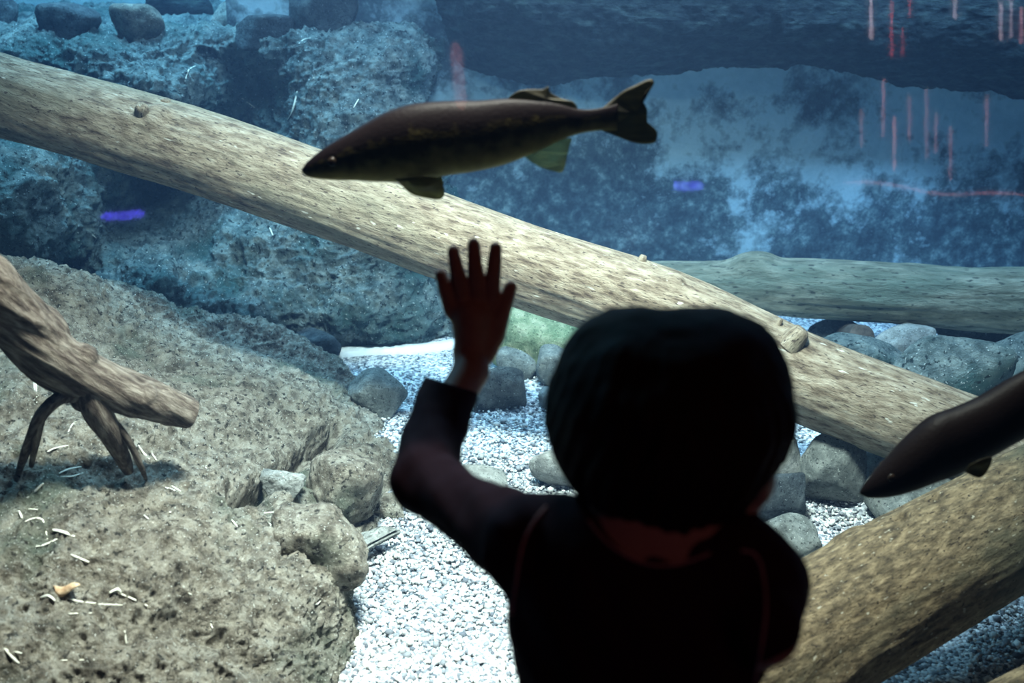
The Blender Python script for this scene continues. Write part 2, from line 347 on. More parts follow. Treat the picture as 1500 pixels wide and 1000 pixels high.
# foreground rock mass
rows = [
 [PY(-260,1330,1.10), PY(-60,1330,1.10), PY(120,1300,1.12), PY(260,1270,1.16), PY(380,1230,1.20), PY(470,1180,1.26), PY(520,1110,1.32)],
 [PY(-260,1040,1.17), PY(-60,1040,1.20), PY(120,1030,1.235), PY(260,1010,1.285), PY(380,1000,1.345), PY(455,1000,1.40), PZ(505,1005,-.03)],
 [PY(-260,880,1.28), PY(-60,880,1.32), PY(120,890,1.35), PY(260,900,1.38), PY(390,900,1.44), PY(470,905,1.52), PZ(522,905,-.03)],
 [PY(-260,790,1.36), PY(-60,800,1.41), PY(110,800,1.44), PY(250,800,1.49), PY(390,790,1.58), PY(480,810,1.68), PZ(530,835,-.03)],
 [PY(-260,690,1.50), PY(-60,700,1.57), PY(100,705,1.60), PY(230,710,1.66), PY(350,715,1.74), PY(450,750,1.84), PZ(560,775,-.03)],
 [PY(-260,590,1.68), PY(-60,600,1.75), PY(90,610,1.78), PY(220,620,1.84), PY(350,660,1.96), PY(460,690,2.03), PZ(585,735,-.03)],
 [PY(-260,500,1.90), PY(-60,510,1.97), PY(90,530,2.02), PY(230,560,2.10), PY(370,600,2.16), PY(480,630,2.20), PZ(592,690,-.03)],
 [PY(-260,420,2.15), PY(-60,430,2.20), PY(90,460,2.26), PY(230,505,2.36), PY(370,545,2.42), PY(480,575,2.42), PZ(565,630,-.03)],
 [PY(-260,360,2.35), PY(-60,378,2.38), PY(90,412,2.44), PY(230,462,2.55), PY(370,512,2.62), PY(470,545,2.60), PZ(520,590,-.03)],
 [W3(-1.75,2.60,.36), W3(-1.35,2.60,.33), W3(-1.12,2.62,.30), W3(-.87,2.68,.22), W3(-.63,2.73,.12), W3(-.47,2.72,.05), W3(-.40,2.62,-.04)],
 [W3(-1.7,2.85,-.05), W3(-1.35,2.85,-.05), W3(-1.1,2.85,-.05), W3(-.87,2.87,-.05), W3(-.65,2.87,-.05), W3(-.50,2.84,-.05), W3(-.42,2.74,-.06)],
]
fr = sheet('rock_outcrop', rows, 560, 620, M['rock_front'],
           [(0.016, 5, 3, False), (0.011, 14, 4, True), (0.005, 55, 3, True)], seed=3,
           cracks=[([(500, 628), (462, 655), (420, 690), (380, 715), (345, 722)], 13, .075), ([(360, 725), (400, 745), (425, 800)], 9, .03), ([(440, 740), (500, 790), (530, 800)], 11, .04),
                   ([(190, 930), (260, 905), (330, 925), (380, 975)], 22, .035), ([(0, 640), (60, 600), (130, 590)], 14, .03), ([(230, 650), (300, 660), (345, 655)], 9, .015),
                   ([(60, 470), (130, 500), (200, 500)], 7, .012), ([(120, 465), (170, 478)], 6, .012), ([(430, 640), (540, 650)], 10, .02)])
tag(fr, 'large pale mossy rock outcrop filling the lower left, straw strewn over it', 'rock')
origin_to(fr, (-0.8, 1.9, 0)); SURF.append(fr)

# back-left rock wall with a shelf on top
rows = [
 [W3(-2.9,4.46,.80), W3(-2.0,4.46,.80), W3(-1.5,4.46,.80), W3(-1.0,4.46,.79), W3(-.6,4.46,.79), W3(-.3,4.46,.79), W3(-.08,4.46,.78), W3(.10,4.46,.72)],
 [W3(-2.9,3.90,.79), W3(-2.0,3.90,.79), W3(-1.5,3.90,.785), W3(-1.0,3.9,.78), W3(-.6,3.9,.78), W3(-.3,3.9,.78), W3(-.08,3.9,.76), W3(.06,3.95,.68)],
 [PY(-420,50,3.55), PY(0,48,3.50), PY(120,56,3.45), PY(230,50,3.45), PY(345,54,3.50), PY(470,50,3.45), PY(600,58,3.50), PY(665,85,3.70)],
 [PY(-420,75,3.40), PY(0,85,3.35), PY(120,85,3.28), PY(230,85,3.30), PY(350,95,3.50), PY(470,85,3.30), PY(600,85,3.36), PY(650,110,3.70)],
 [PY(-420,140,3.30), PY(0,130,3.30), PY(110,140,3.28), PY(240,150,3.20), PY(365,145,3.52), PY(480,140,3.22), PY(590,130,3.30), PY(630,160,3.70)],
 [PY(-420,210,3.15), PY(0,200,3.20), PY(120,210,3.25), PY(240,215,3.62), PY(360,205,3.55), PY(480,210,3.12), PY(595,200,3.22), PY(650,220,3.70)],
 [PY(-420,270,2.80), PY(0,240,2.80), PY(110,255,3.10), PY(230,275,3.75), PY(350,275,3.45), PY(470,280,3.08), PY(600,280,3.16), PY(675,290,3.70)],
 [PY(-420,330,2.75), PY(0,320,2.68), PY(100,330,2.95), PY(190,335,3.55), PY(330,345,3.10), PY(460,345,3.02), PY(600,340,3.06), PY(700,350,3.70)],
 [PY(-420,400,2.80), PY(0,390,2.75), PY(110,400,3.15), PY(210,390,2.90), PY(330,410,2.95), PY(450,410,2.95), PY(600,405,3.00), PY(720,410,3.60)],
 [PY(-420,450,2.85), PY(0,445,2.85), PY(110,450,2.88), PY(210,450,2.85), PY(330,460,2.85), PY(450,465,2.88), PY(600,465,2.92), PY(740,465,3.30)],
 [PZ(-420,505,-.04), PZ(0,505,-.04), PZ(110,510,-.04), PZ(210,512,-.04), PZ(330,515,-.04), PZ(450,516,-.05), PZ(600,512,-.05), PZ(760,506,-.05)],
]
bk = sheet('rock_bank', rows, 520, 480, M['rock_back'],
           [(0.030, 2.6, 3, False), (0.020, 9, 4, True), (0.008, 34, 3, True)], seed=40)
tag(bk, 'blue-green lumpy rock bank with a flat shelf on top behind the long diagonal log', 'rock')
origin_to(bk, (-1, 3.4, 0)); SURF.append(bk)

# mottled far wall on the right
nx, nz = 200, 90
X = np.linspace(-0.9, 3.0, nx); Z = np.linspace(-0.15, 2.5, nz)
gx, gz = np.meshgrid(X, Z); gy = np.full_like(gx, 3.60)
P = np.stack([gx, gy, gz], -1); P[..., 1] += 0.012 * fbm(P, 3, 3, 5)
idx = np.arange(nx * nz).reshape(nz, nx)
q = np.stack([idx[:-1, :-1], idx[:-1, 1:], idx[1:, 1:], idx[1:, :-1]], -1).reshape(-1, 4)
mw = mesh('wall_back', P.reshape(-1, 3), q, M['mottled']); mw['kind'] = 'structure'
SURF.append(mw)

# dark overhanging rock, upper right
def xs(pxs, pys, Y): return [PY(a, b, Y) for a, b in zip(pxs, pys)]
px = [628, 690, 780, 900, 1040, 1180, 1340, 1520, 1760]
rows = [
 [PY(a, -330, 3.58) for a in px],
 [PY(a, -160, 3.44) for a in px],
 [PY(a, -60, Y) for a, Y in zip(px, [3.60, 3.44, 3.38, 3.34, 3.32, 3.32, 3.32, 3.30, 3.30])],
 [PY(a, b, Y) for a, b, Y in zip([640, 690, 780, 900, 1040, 1180, 1340, 1520, 1760], [0, 5, 10, 10, 10, 10, 15, 20, 20], [3.62, 3.42, 3.34, 3.30, 3.28, 3.28, 3.28, 3.26, 3.26])],
 [PY(a, b, Y) for a, b, Y in zip([648, 695, 780, 900, 1040, 1180, 1340, 1520, 1760], [50, 55, 65, 65, 60, 60, 66, 80, 90], [3.62, 3.46, 3.39, 3.34, 3.32, 3.32, 3.32, 3.30, 3.30])],
 [PY(a, b, Y) for a, b, Y in zip([662, 705, 785, 900, 1040, 1180, 1340, 1520, 1760], [86, 97, 108, 112, 102, 101, 110, 130, 145], [3.64, 3.54, 3.52, 3.51, 3.50, 3.50, 3.50, 3.49, 3.49])],
 [PY(a, b, Y) for a, b, Y in zip([670, 710, 790, 900, 1040, 1180, 1340, 1520, 1760], [88, 96, 106, 110, 100, 99, 108, 126, 140], [3.66, 3.66, 3.66, 3.66, 3.66, 3.66, 3.66, 3.66, 3.66])],
]
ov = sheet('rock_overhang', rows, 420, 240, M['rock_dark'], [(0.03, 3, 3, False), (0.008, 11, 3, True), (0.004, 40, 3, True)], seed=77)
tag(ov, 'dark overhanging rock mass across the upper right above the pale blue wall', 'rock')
origin_to(ov, (1, 3.5, 1)); SURF.append(ov)

# gravel bed
gxn, gyn = 380, 340
X = np.linspace(-3.0, 3.0, gxn); Y = np.linspace(GLASS_Y + 0.035, 3.75, gyn)
gx, gy = np.meshgrid(X, Y)
P = np.stack([gx, gy, np.zeros_like(gx)], -1); hgt = 0.010 * fbm(P, 3.5, 3, 9) + 0.003 * fbm(P, 25, 2, 12)
P[..., 2] = hgt - 0.004
idx = np.arange(gxn * gyn).reshape(gyn, gxn)
q = np.stack([idx[:-1, :-1], idx[:-1, 1:], idx[1:, 1:], idx[1:, :-1]], -1).reshape(-1, 4)
bed = mesh('ground', P.reshape(-1, 3), q, M['gravel']); bed['kind'] = 'structure'; SURF.append(bed)

# loose gravel: tens of thousands of little stones, one object
rng = np.random.default_rng(4)
t = (1 + 5 ** 0.5) / 2
ico = np.array([(-1, t, 0), (1, t, 0), (-1, -t, 0), (1, -t, 0), (0, -1, t), (0, 1, t), (0, -1, -t), (0, 1, -t), (t, 0, -1), (t, 0, 1), (-t, 0, -1), (-t, 0, 1)]) / (1 + t * t) ** .5
icf = np.array([(0, 11, 5), (0, 5, 1), (0, 1, 7), (0, 7, 10), (0, 10, 11), (1, 5, 9), (5, 11, 4), (11, 10, 2), (10, 7, 6), (7, 1, 8), (3, 9, 4), (3, 4, 2), (3, 2, 6), (3, 6, 8), (3, 8, 9), (4, 9, 5), (2, 4, 11), (6, 2, 10), (8, 6, 7), (9, 8, 1)])
def frustum(n, region):
    (a, b, c, d) = region
    ux = rng.uniform(a, b, n); uy = np.sqrt(rng.uniform(0, 1, n)) * (d - c) + c
    return np.array([PZ(x, y, 0) for x, y in zip(ux, uy)])
pts = np.concatenate([frustum(21000, (480, 900, 500, 1060)), frustum(3000, (1060, 1420, 560, 860)), frustum(900, (1420, 1560, 820, 1010))])
nP = len(pts)
hz = 0.010 * fbm(np.stack([pts[:, 0], pts[:, 1], pts[:, 2] * 0], -1), 3.5, 3, 9)
sz = rng.uniform(0.0022, 0.0052, nP) * np.where(rng.uniform(size=nP) > 0.96, 1.7, 1.0)
sc3 = sz[:, None] * rng.uniform(0.7, 1.25, (nP, 3))
jit = 1 + rng.uniform(-0.2, 0.2, (nP, 12, 1))
th = rng.uniform(0, 6.28, nP); c, s = np.cos(th), np.sin(th)
B = ico[None] * jit * sc3[:, None, :]
Vx = B[..., 0] * c[:, None] - B[..., 1] * s[:, None] + pts[:, 0:1]; Vy = B[..., 0] * s[:, None] + B[..., 1] * c[:, None] + pts[:, 1:2]
Vz = B[..., 2] * 0.75 + (hz + sz * 0.35)[:, None]
VV = np.stack([Vx, Vy, Vz], -1).reshape(-1, 3); FF = (icf[None] + (np.arange(nP) * 12)[:, None, None]).reshape(-1, 3)
def pebble_mat():
    m, nt, N = newmat('loose_gravel'); L = nt.links.new
    out = N('ShaderNodeOutputMaterial'); b = N('ShaderNodeBsdfPrincipled'); b.inputs['Roughness'].default_value = 0.8
    g = N('ShaderNodeNewGeometry')
    r = ramp(nt, [(0.0, (0.08, 0.09, 0.11)), (0.25, (0.25, 0.26, 0.28)), (0.55, (0.42, 0.42, 0.41)), (0.85, (0.63, 0.62, 0.595)), (1.0, (0.90, 0.88, 0.84))])
    L(g.outputs['Random Per Island'], r.inputs[0]); L(r.outputs[0], b.inputs['Base Color']); L(b.outputs[0], out.inputs[0]); return m
me = bpy.data.meshes.new('gravel'); me.vertices.add(len(VV)); me.vertices.foreach_set('co', VV.ravel())
me.loops.add(FF.size); me.loops.foreach_set('vertex_index', FF.ravel().astype(np.int32)); me.polygons.add(len(FF))
me.polygons.foreach_set('loop_start', np.arange(0, FF.size, 3, dtype=np.int32)); me.update(calc_edges=True)
gv = link('gravel', me, pebble_mat(), smooth=False)
tag(gv, 'loose white and grey gravel covering the tank floor between the rocks', 'gravel', kind='stuff')

# pale sand edge where the rock bank meets the gravel
pts = [PZ(x, y, 0.012) for x, y in ((498, 516), (530, 514), (570, 512), (610, 511), (650, 506), (690, 499), (720, 492))]
V = []; Fs = []
for i, p in enumerate(pts):
    for (dy, z) in ((0.0, -0.01), (0.0, 0.008), (0.01, 0.012), (0.04, 0.012), (0.06, -0.01)):
        V.append((p.x, p.y + dy, z))
for i in range(len(pts) - 1):
    for k in range(4): Fs.append((i * 5 + k, (i + 1) * 5 + k, (i + 1) * 5 + k + 1, i * 5 + k + 1))
sd = mesh('sand_ledge', V, Fs, M['liner']); tag(sd, 'thin bright white sand edge along the foot of the rock bank behind the hand', 'sand ledge')

# ------------------------------------------------------------------ stones
import bmesh
def rock_mesh(name, hx, hy, hz, seed, mat, nplanes=14, round_=9.0, sub=5, rough=0.035):
    r = np.random.default_rng(seed)
    bm = bmesh.new(); bmesh.ops.create_icosphere(bm, subdivisions=sub, radius=1)
    D = np.array([v.co[:] for v in bm.verts]); D /= np.linalg.norm(D, axis=1, keepdims=True)
    n = r.normal(size=(nplanes, 3)); n /= np.linalg.norm(n, axis=1, keepdims=True); d = r.uniform(0.72, 1.0, nplanes)
    n = np.concatenate([n, np.eye(3), -np.eye(3)]); d = np.concatenate([d, np.ones(6)])
    q = np.clip(D @ n.T / d, 1e-3, None)
    rad = 1 / (q ** round_).sum(1) ** (1 / round_)
    V = D * rad[:, None]
    V *= (1 + rough * fbm(V + seed, 2.2, 4, seed))[:, None]
    m = np.abs(V).max(0); V = V / m * np.array([hx, hy, hz])
    me = bpy.data.meshes.new(name); bm.to_mesh(me); bm.free()
    me.vertices.foreach_set('co', V.ravel()); me.update()
    return link(name, me, mat)
def stone(label, x0, y0, x1, y1, mat, g=0.0, dr=0.8, seed=1, name='stone', round_=9.0, rough=0.035, tilt=0, yaw=0, group=None, cat='stone', sink=0.012, nplanes=14, Y=None, h=None):
    """front foot of the stone where pixel row y1 meets the plane z=g; its crown on row y0"""
    cx = (x0 + x1) / 2
    if Y is None:
        Yf = (CAMH - g) / math.tan(ang(y1))
    else: Yf = Y
    Dm = Yf / (CP + (500 - (y0 + y1) / 2) / F * SP)
    hx = (x1 - x0) / 2 * Dm / F; hy = hx * dr
    Yc = Yf + hy * 0.8
    zt = CAMH - Yc * math.tan(ang(y0))
    hz_ = max((zt - g + sink) / 2, 0.012)
    if h: hz_ = h / 2
    o = rock_mesh(name, hx, hy, hz_, seed, mat, nplanes, round_, rough=rough)
    Dc = Yc / (CP + (500 - (y0 + y1) / 2) / F * SP)
    o.location = ((cx - 750) / F * Dc, Yc, zt - hz_)
    o.rotation_euler = (0, tilt, yaw)
    tag(o, label, cat, group)
    return o
SH = 0.785
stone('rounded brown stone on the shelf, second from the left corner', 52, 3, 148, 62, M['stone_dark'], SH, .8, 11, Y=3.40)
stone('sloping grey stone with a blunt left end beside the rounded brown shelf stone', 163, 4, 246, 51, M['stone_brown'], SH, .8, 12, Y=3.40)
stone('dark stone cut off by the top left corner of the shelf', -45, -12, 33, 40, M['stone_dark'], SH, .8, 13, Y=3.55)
stone('pale wedge stone on the shelf behind a low flat slab', 307, 0, 392, 48, M['stone_grey'], SH, .5, 14, round_=16, Y=3.62)
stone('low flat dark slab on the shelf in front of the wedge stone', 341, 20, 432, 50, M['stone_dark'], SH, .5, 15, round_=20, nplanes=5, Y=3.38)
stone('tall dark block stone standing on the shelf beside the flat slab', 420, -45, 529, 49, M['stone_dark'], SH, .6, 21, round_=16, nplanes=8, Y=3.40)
stone('dark blue rock at the back of the shelf behind the sloping grey stone', 200, -25, 312, 18, M['rock_dark'], SH, .5, 22, Y=4.1)
stone('dark rounded boulder half behind the rock outcrop ridge', 420, 481, 503, 541, M['stone_dark'], 0, .8, 23)
stone('flat-topped blue-grey stone lying on gravel left of the raised arm', 506, 546, 606, 612, M['stone_grey'], 0, .55, 24, round_=14)
stone('large green and yellow algae-covered boulder under the long log beside the hand', 715, 447, 868, 548, M['stone_green'], 0, .6, 25)
stone('small smooth grey stone in front of the green boulder near the wrist', 725, 511, 788, 558, M['stone_grey'], 0, .8, 26)
stone('small leaning grey stone between the green boulder and the dark hair', 782, 510, 852, 570, M['stone_grey'], 0, .8, 27)
stone('angular brown stone with white flecks right of the sleeve cuff', 690, 537, 778, 606, M['stone_brown'], 0, .8, 28, round_=14)
stone('tiny pale pebble between the flecked stone and the hair', 786, 566, 822, 600, M['stone_pale'], 0, .8, 29)
stone('pale green stone showing above the bent elbow', 665, 680, 751, 732, M['stone_pale'], 0, .7, 30)
stone('yellowish rounded stone lying on gravel left of the head', 768, 655, 866, 720, M['stone_pale'], 0, .7, 31)
# right of the child
stone('pale grey upright block beside the cheek', 1085, 638, 1186, 712, M['stone_pale'], 0, .6, 32, round_=16, Y=2.05)
stone('dark four-sided block in front of the pale upright block', 1090, 688, 1180, 778, M['stone_dark'], 0, .7, 33, round_=22, nplanes=6)
stone('tall wedge-shaped blue-grey stone under the long log', 1158, 628, 1272, 745, M['stone_grey'], 0, .7, 34, round_=16)
stone('speckled stone behind the right shoulder', 1075, 755, 1212, 850, M['stone_grey'], 0, .6, 35, round_=12)
stone('mossy stone lying beneath the smaller fish by the big brown log', 1262, 702, 1412, 785, M['stone_grey'], 0, .6, 36)
stone('pale rubble stone between the long log and the wedge-shaped stone', 1235, 648, 1345, 700, M['stone_pale'], 0, .6, 37, Y=2.1)
stone('broad grey-green boulder below the level log at its middle', 1190, 486, 1345, 590, M['rock_back'], 0, .6, 38)
stone('large grey-green boulder below the level log with a bright side', 1290, 488, 1470, 650, M['rock_back'], 0, .6, 39)
stone('rough grey-green boulder at the right edge below the level log', 1400, 485, 1600, 620, M['rock_back'], 0, .6, 41)
stone('bright white-topped stone tucked under the level log', 1278, 474, 1374, 528, M['stone_pale'], 0, .5, 42, round_=14, Y=2.78)
stone('added dark stone standing in for the shade under the level log left of the round log end', 1180, 466, 1268, 516, M['stone_dark'], 0, .5, 61, Y=2.92)  # added filler: its dark colour stands in for shade beneath the log
stone('added dark low stone standing in for the shade under the level log right of the white-topped stone', 1362, 470, 1500, 505, M['stone_dark'], 0, .4, 62, Y=2.92)  # also added, dark colour in place of the shade over bright gravel
# rubble at the foot of the foreground outcrop
def lay(px, py):
    """world point and normal where the photo's pixel meets the built surfaces"""
    o = Vector((0, 0, CAMH)); d = (PD(px, py, 1.0) - o).normalized(); best = None
    for b, mwx in BV:
        h = b.ray_cast(o, d)
        if h[0] is not None and h[3] > 0.9 and (best is None or h[3] < best[2]): best = (h[0], h[1], h[3])
    if best is None: return PZ(px, py, 0), Vector((0, 0, 1))
    n = best[1]
    if n.dot(d) > 0: n = -n
    return best[0], n
bpy.context.view_layer.update()
def bvh(o):
    vs = [o.matrix_world @ v.co for v in o.data.vertices]
    return BVHTree.FromPolygons(vs, [tuple(p.vertices) for p in o.data.polygons])
BV = [(bvh(o), None) for o in SURF]
def lump(label, x0, y0, x1, y1, mat, seed, dr=0.8, **k):
    """a stone lodged on whatever surface lies behind its foot"""
    c, n = lay((x0 + x1) / 2, (y0 + y1) / 2)
    D = (c - cam.location).dot(Vector((0, CP, -SP)))
    hx = (x1 - x0) / 2 * D / F; hz_ = (y1 - y0) / 2 * D / F * 1.05
    o = rock_mesh('boulder', hx, hx * dr, hz_, seed, mat, k.get('nplanes', 14), k.get('round_', 10), rough=0.09)
    o.location = c + n * hz_ * 0.28; o.rotation_euler = (0, k.get('tilt', 0), k.get('yaw', 0))
    return tag(o, label, 'boulder')
lump('big rough boulder at the right foot of the outcrop, topmost of the rubble', 425, 655, 556, 795, M['rock_front'], 51)
lump('rounded boulder lodged below the big rough one at the gravel edge', 372, 738, 532, 856, M['rock_front'], 52, .7)
lump('pointed pale stone wedged in the dark crack of the outcrop', 384, 690, 452, 735, M['stone_pale'], 53, .6, round_=16, tilt=-.3)
lump('small round boulder beside the elbow at the gravel edge', 536, 722, 590, 778, M['rock_front'], 54)

# ------------------------------------------------------------------ logs
def log(name, label, pts, radii, mat, nl=420, na=110, rough=0.05, seed=0, knots=(), cap=None, group=None, flat=1.0, parent=None):
    """pts: world polyline; local X along the log; knots: (t, angle, height, size)"""
    P0, P1 = Vector(pts[0]), Vector(pts[-1]); ax = (P1 - P0); Ln = ax.length; ax.normalize()
    R = ax.to_track_quat('X', 'Z').to_matrix()
    loc = [R.transposed() @ (Vector(p) - P0) for p in pts]
    C = catmull(np.array([tuple(l) for l in loc]), nl); Rr = catmull(np.array(radii, float)[:, None], nl)[:, 0]
    a = np.linspace(0, 2 * np.pi, na, endpoint=False)
    ta = np.linspace(0, 1, nl)
    T = np.gradient(C, axis=0); T /= np.linalg.norm(T, axis=1, keepdims=True)
    up = np.array([0, 0, 1.0]); s_ = np.cross(up, T); s_ /= np.linalg.norm(s_, axis=1, keepdims=True); u_ = np.cross(T, s_)
    dirs = np.cos(a)[None, :, None] * s_[:, None] + np.sin(a)[None, :, None] * u_[:, None] * flat
    base = C[:, None, :] + dirs * Rr[:, None, None]
    q = np.stack([base[..., 0] * 1.2, base[..., 1] * 9, base[..., 2] * 9], -1)
    rr = Rr[:, None] * (1 + rough * fbm(q, 1.3, 4, seed) + rough * 0.45 * fbm(np.stack([base[..., 0] * 3, base[..., 1] * 45, base[..., 2] * 45], -1), 1.0, 3, seed + 5, ridged=True))
    for (kt, ka, kh, ks) in knots:
        dt = (ta[:, None] - kt) * Ln; da = (np.angle(np.exp(1j * (a[None] - ka)))) * Rr[:, None]
        e = (dt ** 2 + da ** 2) / ks ** 2
        rr = rr + kh * np.exp(-e * e) - (kh * 0.0)
    V = (C[:, None, :] + dirs * rr[..., None]).reshape(-1, 3)
    idx = np.arange(nl * na).reshape(nl, na); j = np.roll(idx, -1, axis=1)
    q = np.stack([idx[:-1], j[:-1], j[1:], idx[1:]], -1).reshape(-1, 4).tolist()
    V = V.tolist(); V.append(C[0].tolist()); V.append(C[-1].tolist()); c0, c1 = len(V) - 2, len(V) - 1
    for k in range(na):
        q.append((int(idx[0, k]), c0, int(j[0, k]))) if False else q.append((int(j[0, k]), int(idx[0, k]), c0))
        q.append((int(idx[-1, k]), int(j[-1, k]), c1))
    o = mesh(name, V, q, mat)
    M4 = R.to_4x4(); M4.translation = P0
    o.matrix_world = M4
    if label: tag(o, label, 'log', group)
    return o, R, P0
def child_of(o, parent):
    bpy.context.view_layer.update()
    mw_ = o.matrix_world.copy(); o.parent = parent; o.matrix_parent_inverse = parent.matrix_world.inverted(); o.matrix_world = mw_
    return o

L1, R1, P01 = log('log', 'long pale weathered log lying diagonally across the whole view behind the child',
   [PY(-330, 15, 2.62), PY(-60, 120, 2.55), PY(120, 172, 2.48), PY(300, 226, 2.42), PY(520, 302, 2.35), PY(760, 388, 2.26), PY(980, 462, 2.19), PY(1180, 555, 2.12), PY(1370, 628, 2.06), PY(1540, 692, 2.02)],
   [0.098, 0.096, 0.094, 0.092, 0.090, 0.090, 0.091, 0.092, 0.093, 0.094], M['wood_pale'], nl=700, rough=0.045, seed=7,
   knots=[(0.30, 2.2, 0.010, 0.03), (0.66, 1.9, 0.010, 0.02)])
def stub(px, py, Y, r, L_, dirv, parent, mat, name='branch_stub', label=None):
    p = PY(px, py, Y); d = Vector(dirv).normalized()
    o, _, _ = log(name, None, [p - d * 0.03, p + d * L_ * .5, p + d * L_], [r * 1.5, r * 1.05, r * .7], mat, nl=30, na=28, rough=0.16, seed=int(px))
    child_of(o, parent)
    if label: o['label'] = label
    return o
stub(1168, 492, 2.09, 0.017, 0.018, (0.7, -.1, 1), L1, M['wood_pale'], label='splintered stub of a broken branch')
stub(1140, 474, 2.12, 0.007, 0.012, (0.4, 0, 1), L1, M['wood_pale'])
stub(938, 388, 2.21, 0.010, 0.022, (0.3, 0, 1), L1, M['wood_pale'])
stub(208, 163, 2.38, 0.013, 0.020, (0.3, -.8, .8), L1, M['wood_pale'], label='small round knot with a dark hollow')
stub(242, 152, 2.44, 0.010, 0.012, (0.3, -.2, 1), L1, M['wood_pale'])

L2, R2, _ = log('log', 'level grey-green log lying below the blue wall at the right',
   [PY(900, 412, 3.02), PY(1010, 414, 2.98), PY(1150, 420, 2.94), PY(1300, 428, 2.90), PY(1420, 436, 2.88), PY(1560, 442, 2.85), PY(1760, 450, 2.80)],
   [0.055, 0.060, 0.082, 0.085, 0.086, 0.088, 0.088], M['wood_grey'], nl=420, rough=0.07, seed=21, knots=[(0.28, 1.6, 0.02, 0.06)])
L3, R3, _ = log('log', 'thick brown log rising to the right edge beside the child, nearest to the glass',
   [PY(1000, 1050, 1.20), PY(1110, 985, 1.30), PY(1211, 920, 1.40), PY(1372, 826, 1.52), PY(1540, 735, 1.66), PY(1680, 668, 1.78)],
   [0.104, 0.104, 0.104, 0.103, 0.102, 0.100], M['wood_brown'], nl=600, na=140, rough=0.04, seed=33,
   knots=[(0.56, 1.3, -0.012, 0.012), (0.62, 1.2, -0.014, 0.013), (0.50, 0.9, 0.006, 0.03)])
L4, _, _ = log('log', 'short dark round log end standing out beneath the level log beside the white-topped stone',
   [PY(1262, 494, 2.70), PY(1240, 492, 2.95)], [0.032, 0.034], M['end_grain'], nl=60, na=50, rough=0.05, seed=35)
L5, _, _ = log('log', 'dark log in the shade under the thick brown log in the lower right corner',
   [PY(1330, 1130, 1.16), PY(1480, 1040, 1.26), PY(1640, 960, 1.38)], [0.045, 0.045, 0.045], M['wood_brown'], nl=120, na=60, rough=0.05, seed=36)

# driftwood root at the left
dw, _, _ = log('driftwood', None, [PY(-190, 300, 1.42), PY(-60, 385, 1.47), PY(20, 462, 1.52), PY(80, 527, 1.56), PY(150, 565, 1.60), PY(215, 585, 1.64), PY(278, 605, 1.68)],
   [0.046, 0.045, 0.043, 0.040, 0.036, 0.031, 0.025], M['drift'], nl=420, na=110, rough=0.15, seed=50, knots=[(0.55, 2.0, 0.008, 0.02), (0.66, -1.4, 0.014, 0.03), (0.42, 1.2, 0.008, 0.03), (0.8, 2.6, 0.005, 0.015)])
tag(dw, 'dark twisted driftwood branch with root legs resting on the left rock outcrop', 'driftwood')
def root(pts, rad, sd):
    o, _, _ = log('root', None, pts, rad, M['drift'], nl=120, na=40, rough=0.15, seed=sd); child_of(o, dw); return o
root([PY(128, 560, 1.58), PY(142, 600, 1.58), PY(165, 640, 1.60), PY(188, 690, 1.64)], [0.026, 0.021, 0.016, 0.008], 51)
root([PY(150, 600, 1.585), PY(185, 640, 1.60), PY(205, 680, 1.62), PY(214, 702, 1.65)], [0.008, 0.006, 0.005, 0.003], 52)
root([PY(120, 575, 1.57), PY(88, 582, 1.55), PY(60, 608, 1.54), PY(42, 650, 1.56), PY(28, 690, 1.60)], [0.016, 0.011, 0.010, 0.008, 0.005], 53)
root([PY(60, 608, 1.54), PY(52, 650, 1.55), PY(46, 682, 1.58)], [0.008, 0.006, 0.004], 54)

# ------------------------------------------------------------------ plank, leaf, straws
def slab(name, label, cat, corners, th, mat):
    c = [Vector(p) for p in corners]; n = (c[1] - c[0]).cross(c[3] - c[0]).normalized()
    if n.z < 0: n = -n
    bm = bmesh.new(); vs = [bm.verts.new(p + n * th / 2) for p in c] + [bm.verts.new(p - n * th / 2) for p in c]
    for f in ((0, 1, 2, 3), (7, 6, 5, 4), (0, 4, 5, 1), (1, 5, 6, 2), (2, 6, 7, 3), (3, 7, 4, 0)): bm.faces.new([vs[i] for i in f])
    bmesh.ops.recalc_face_normals(bm, faces=bm.faces)
    bmesh.ops.bevel(bm, geom=bm.edges[:], offset=th * 0.3, segments=2, affect='EDGES')
    bmesh.ops.subdivide_edges(bm, edges=bm.edges[:], cuts=3, use_grid_fill=True)
    for v in bm.verts: v.co += Vector([random.uniform(-1, 1) for _ in range(3)]) * th * 0.07
    me = bpy.data.meshes.new(name); bm.to_mesh(me); bm.free()
    o = link(name, me, mat, smooth=False); tag(o, label, cat); return o
random.seed(5)
slab('wood_slab', 'weathered flat wood slab lying on gravel at the foot of the outcrop', 'wood slab',
     [PZ(524, 812, .03), PZ(590, 778, .03), PZ(560, 770, .05), PZ(520, 785, .05)][0:4], 0.022, M['stone_pale'])

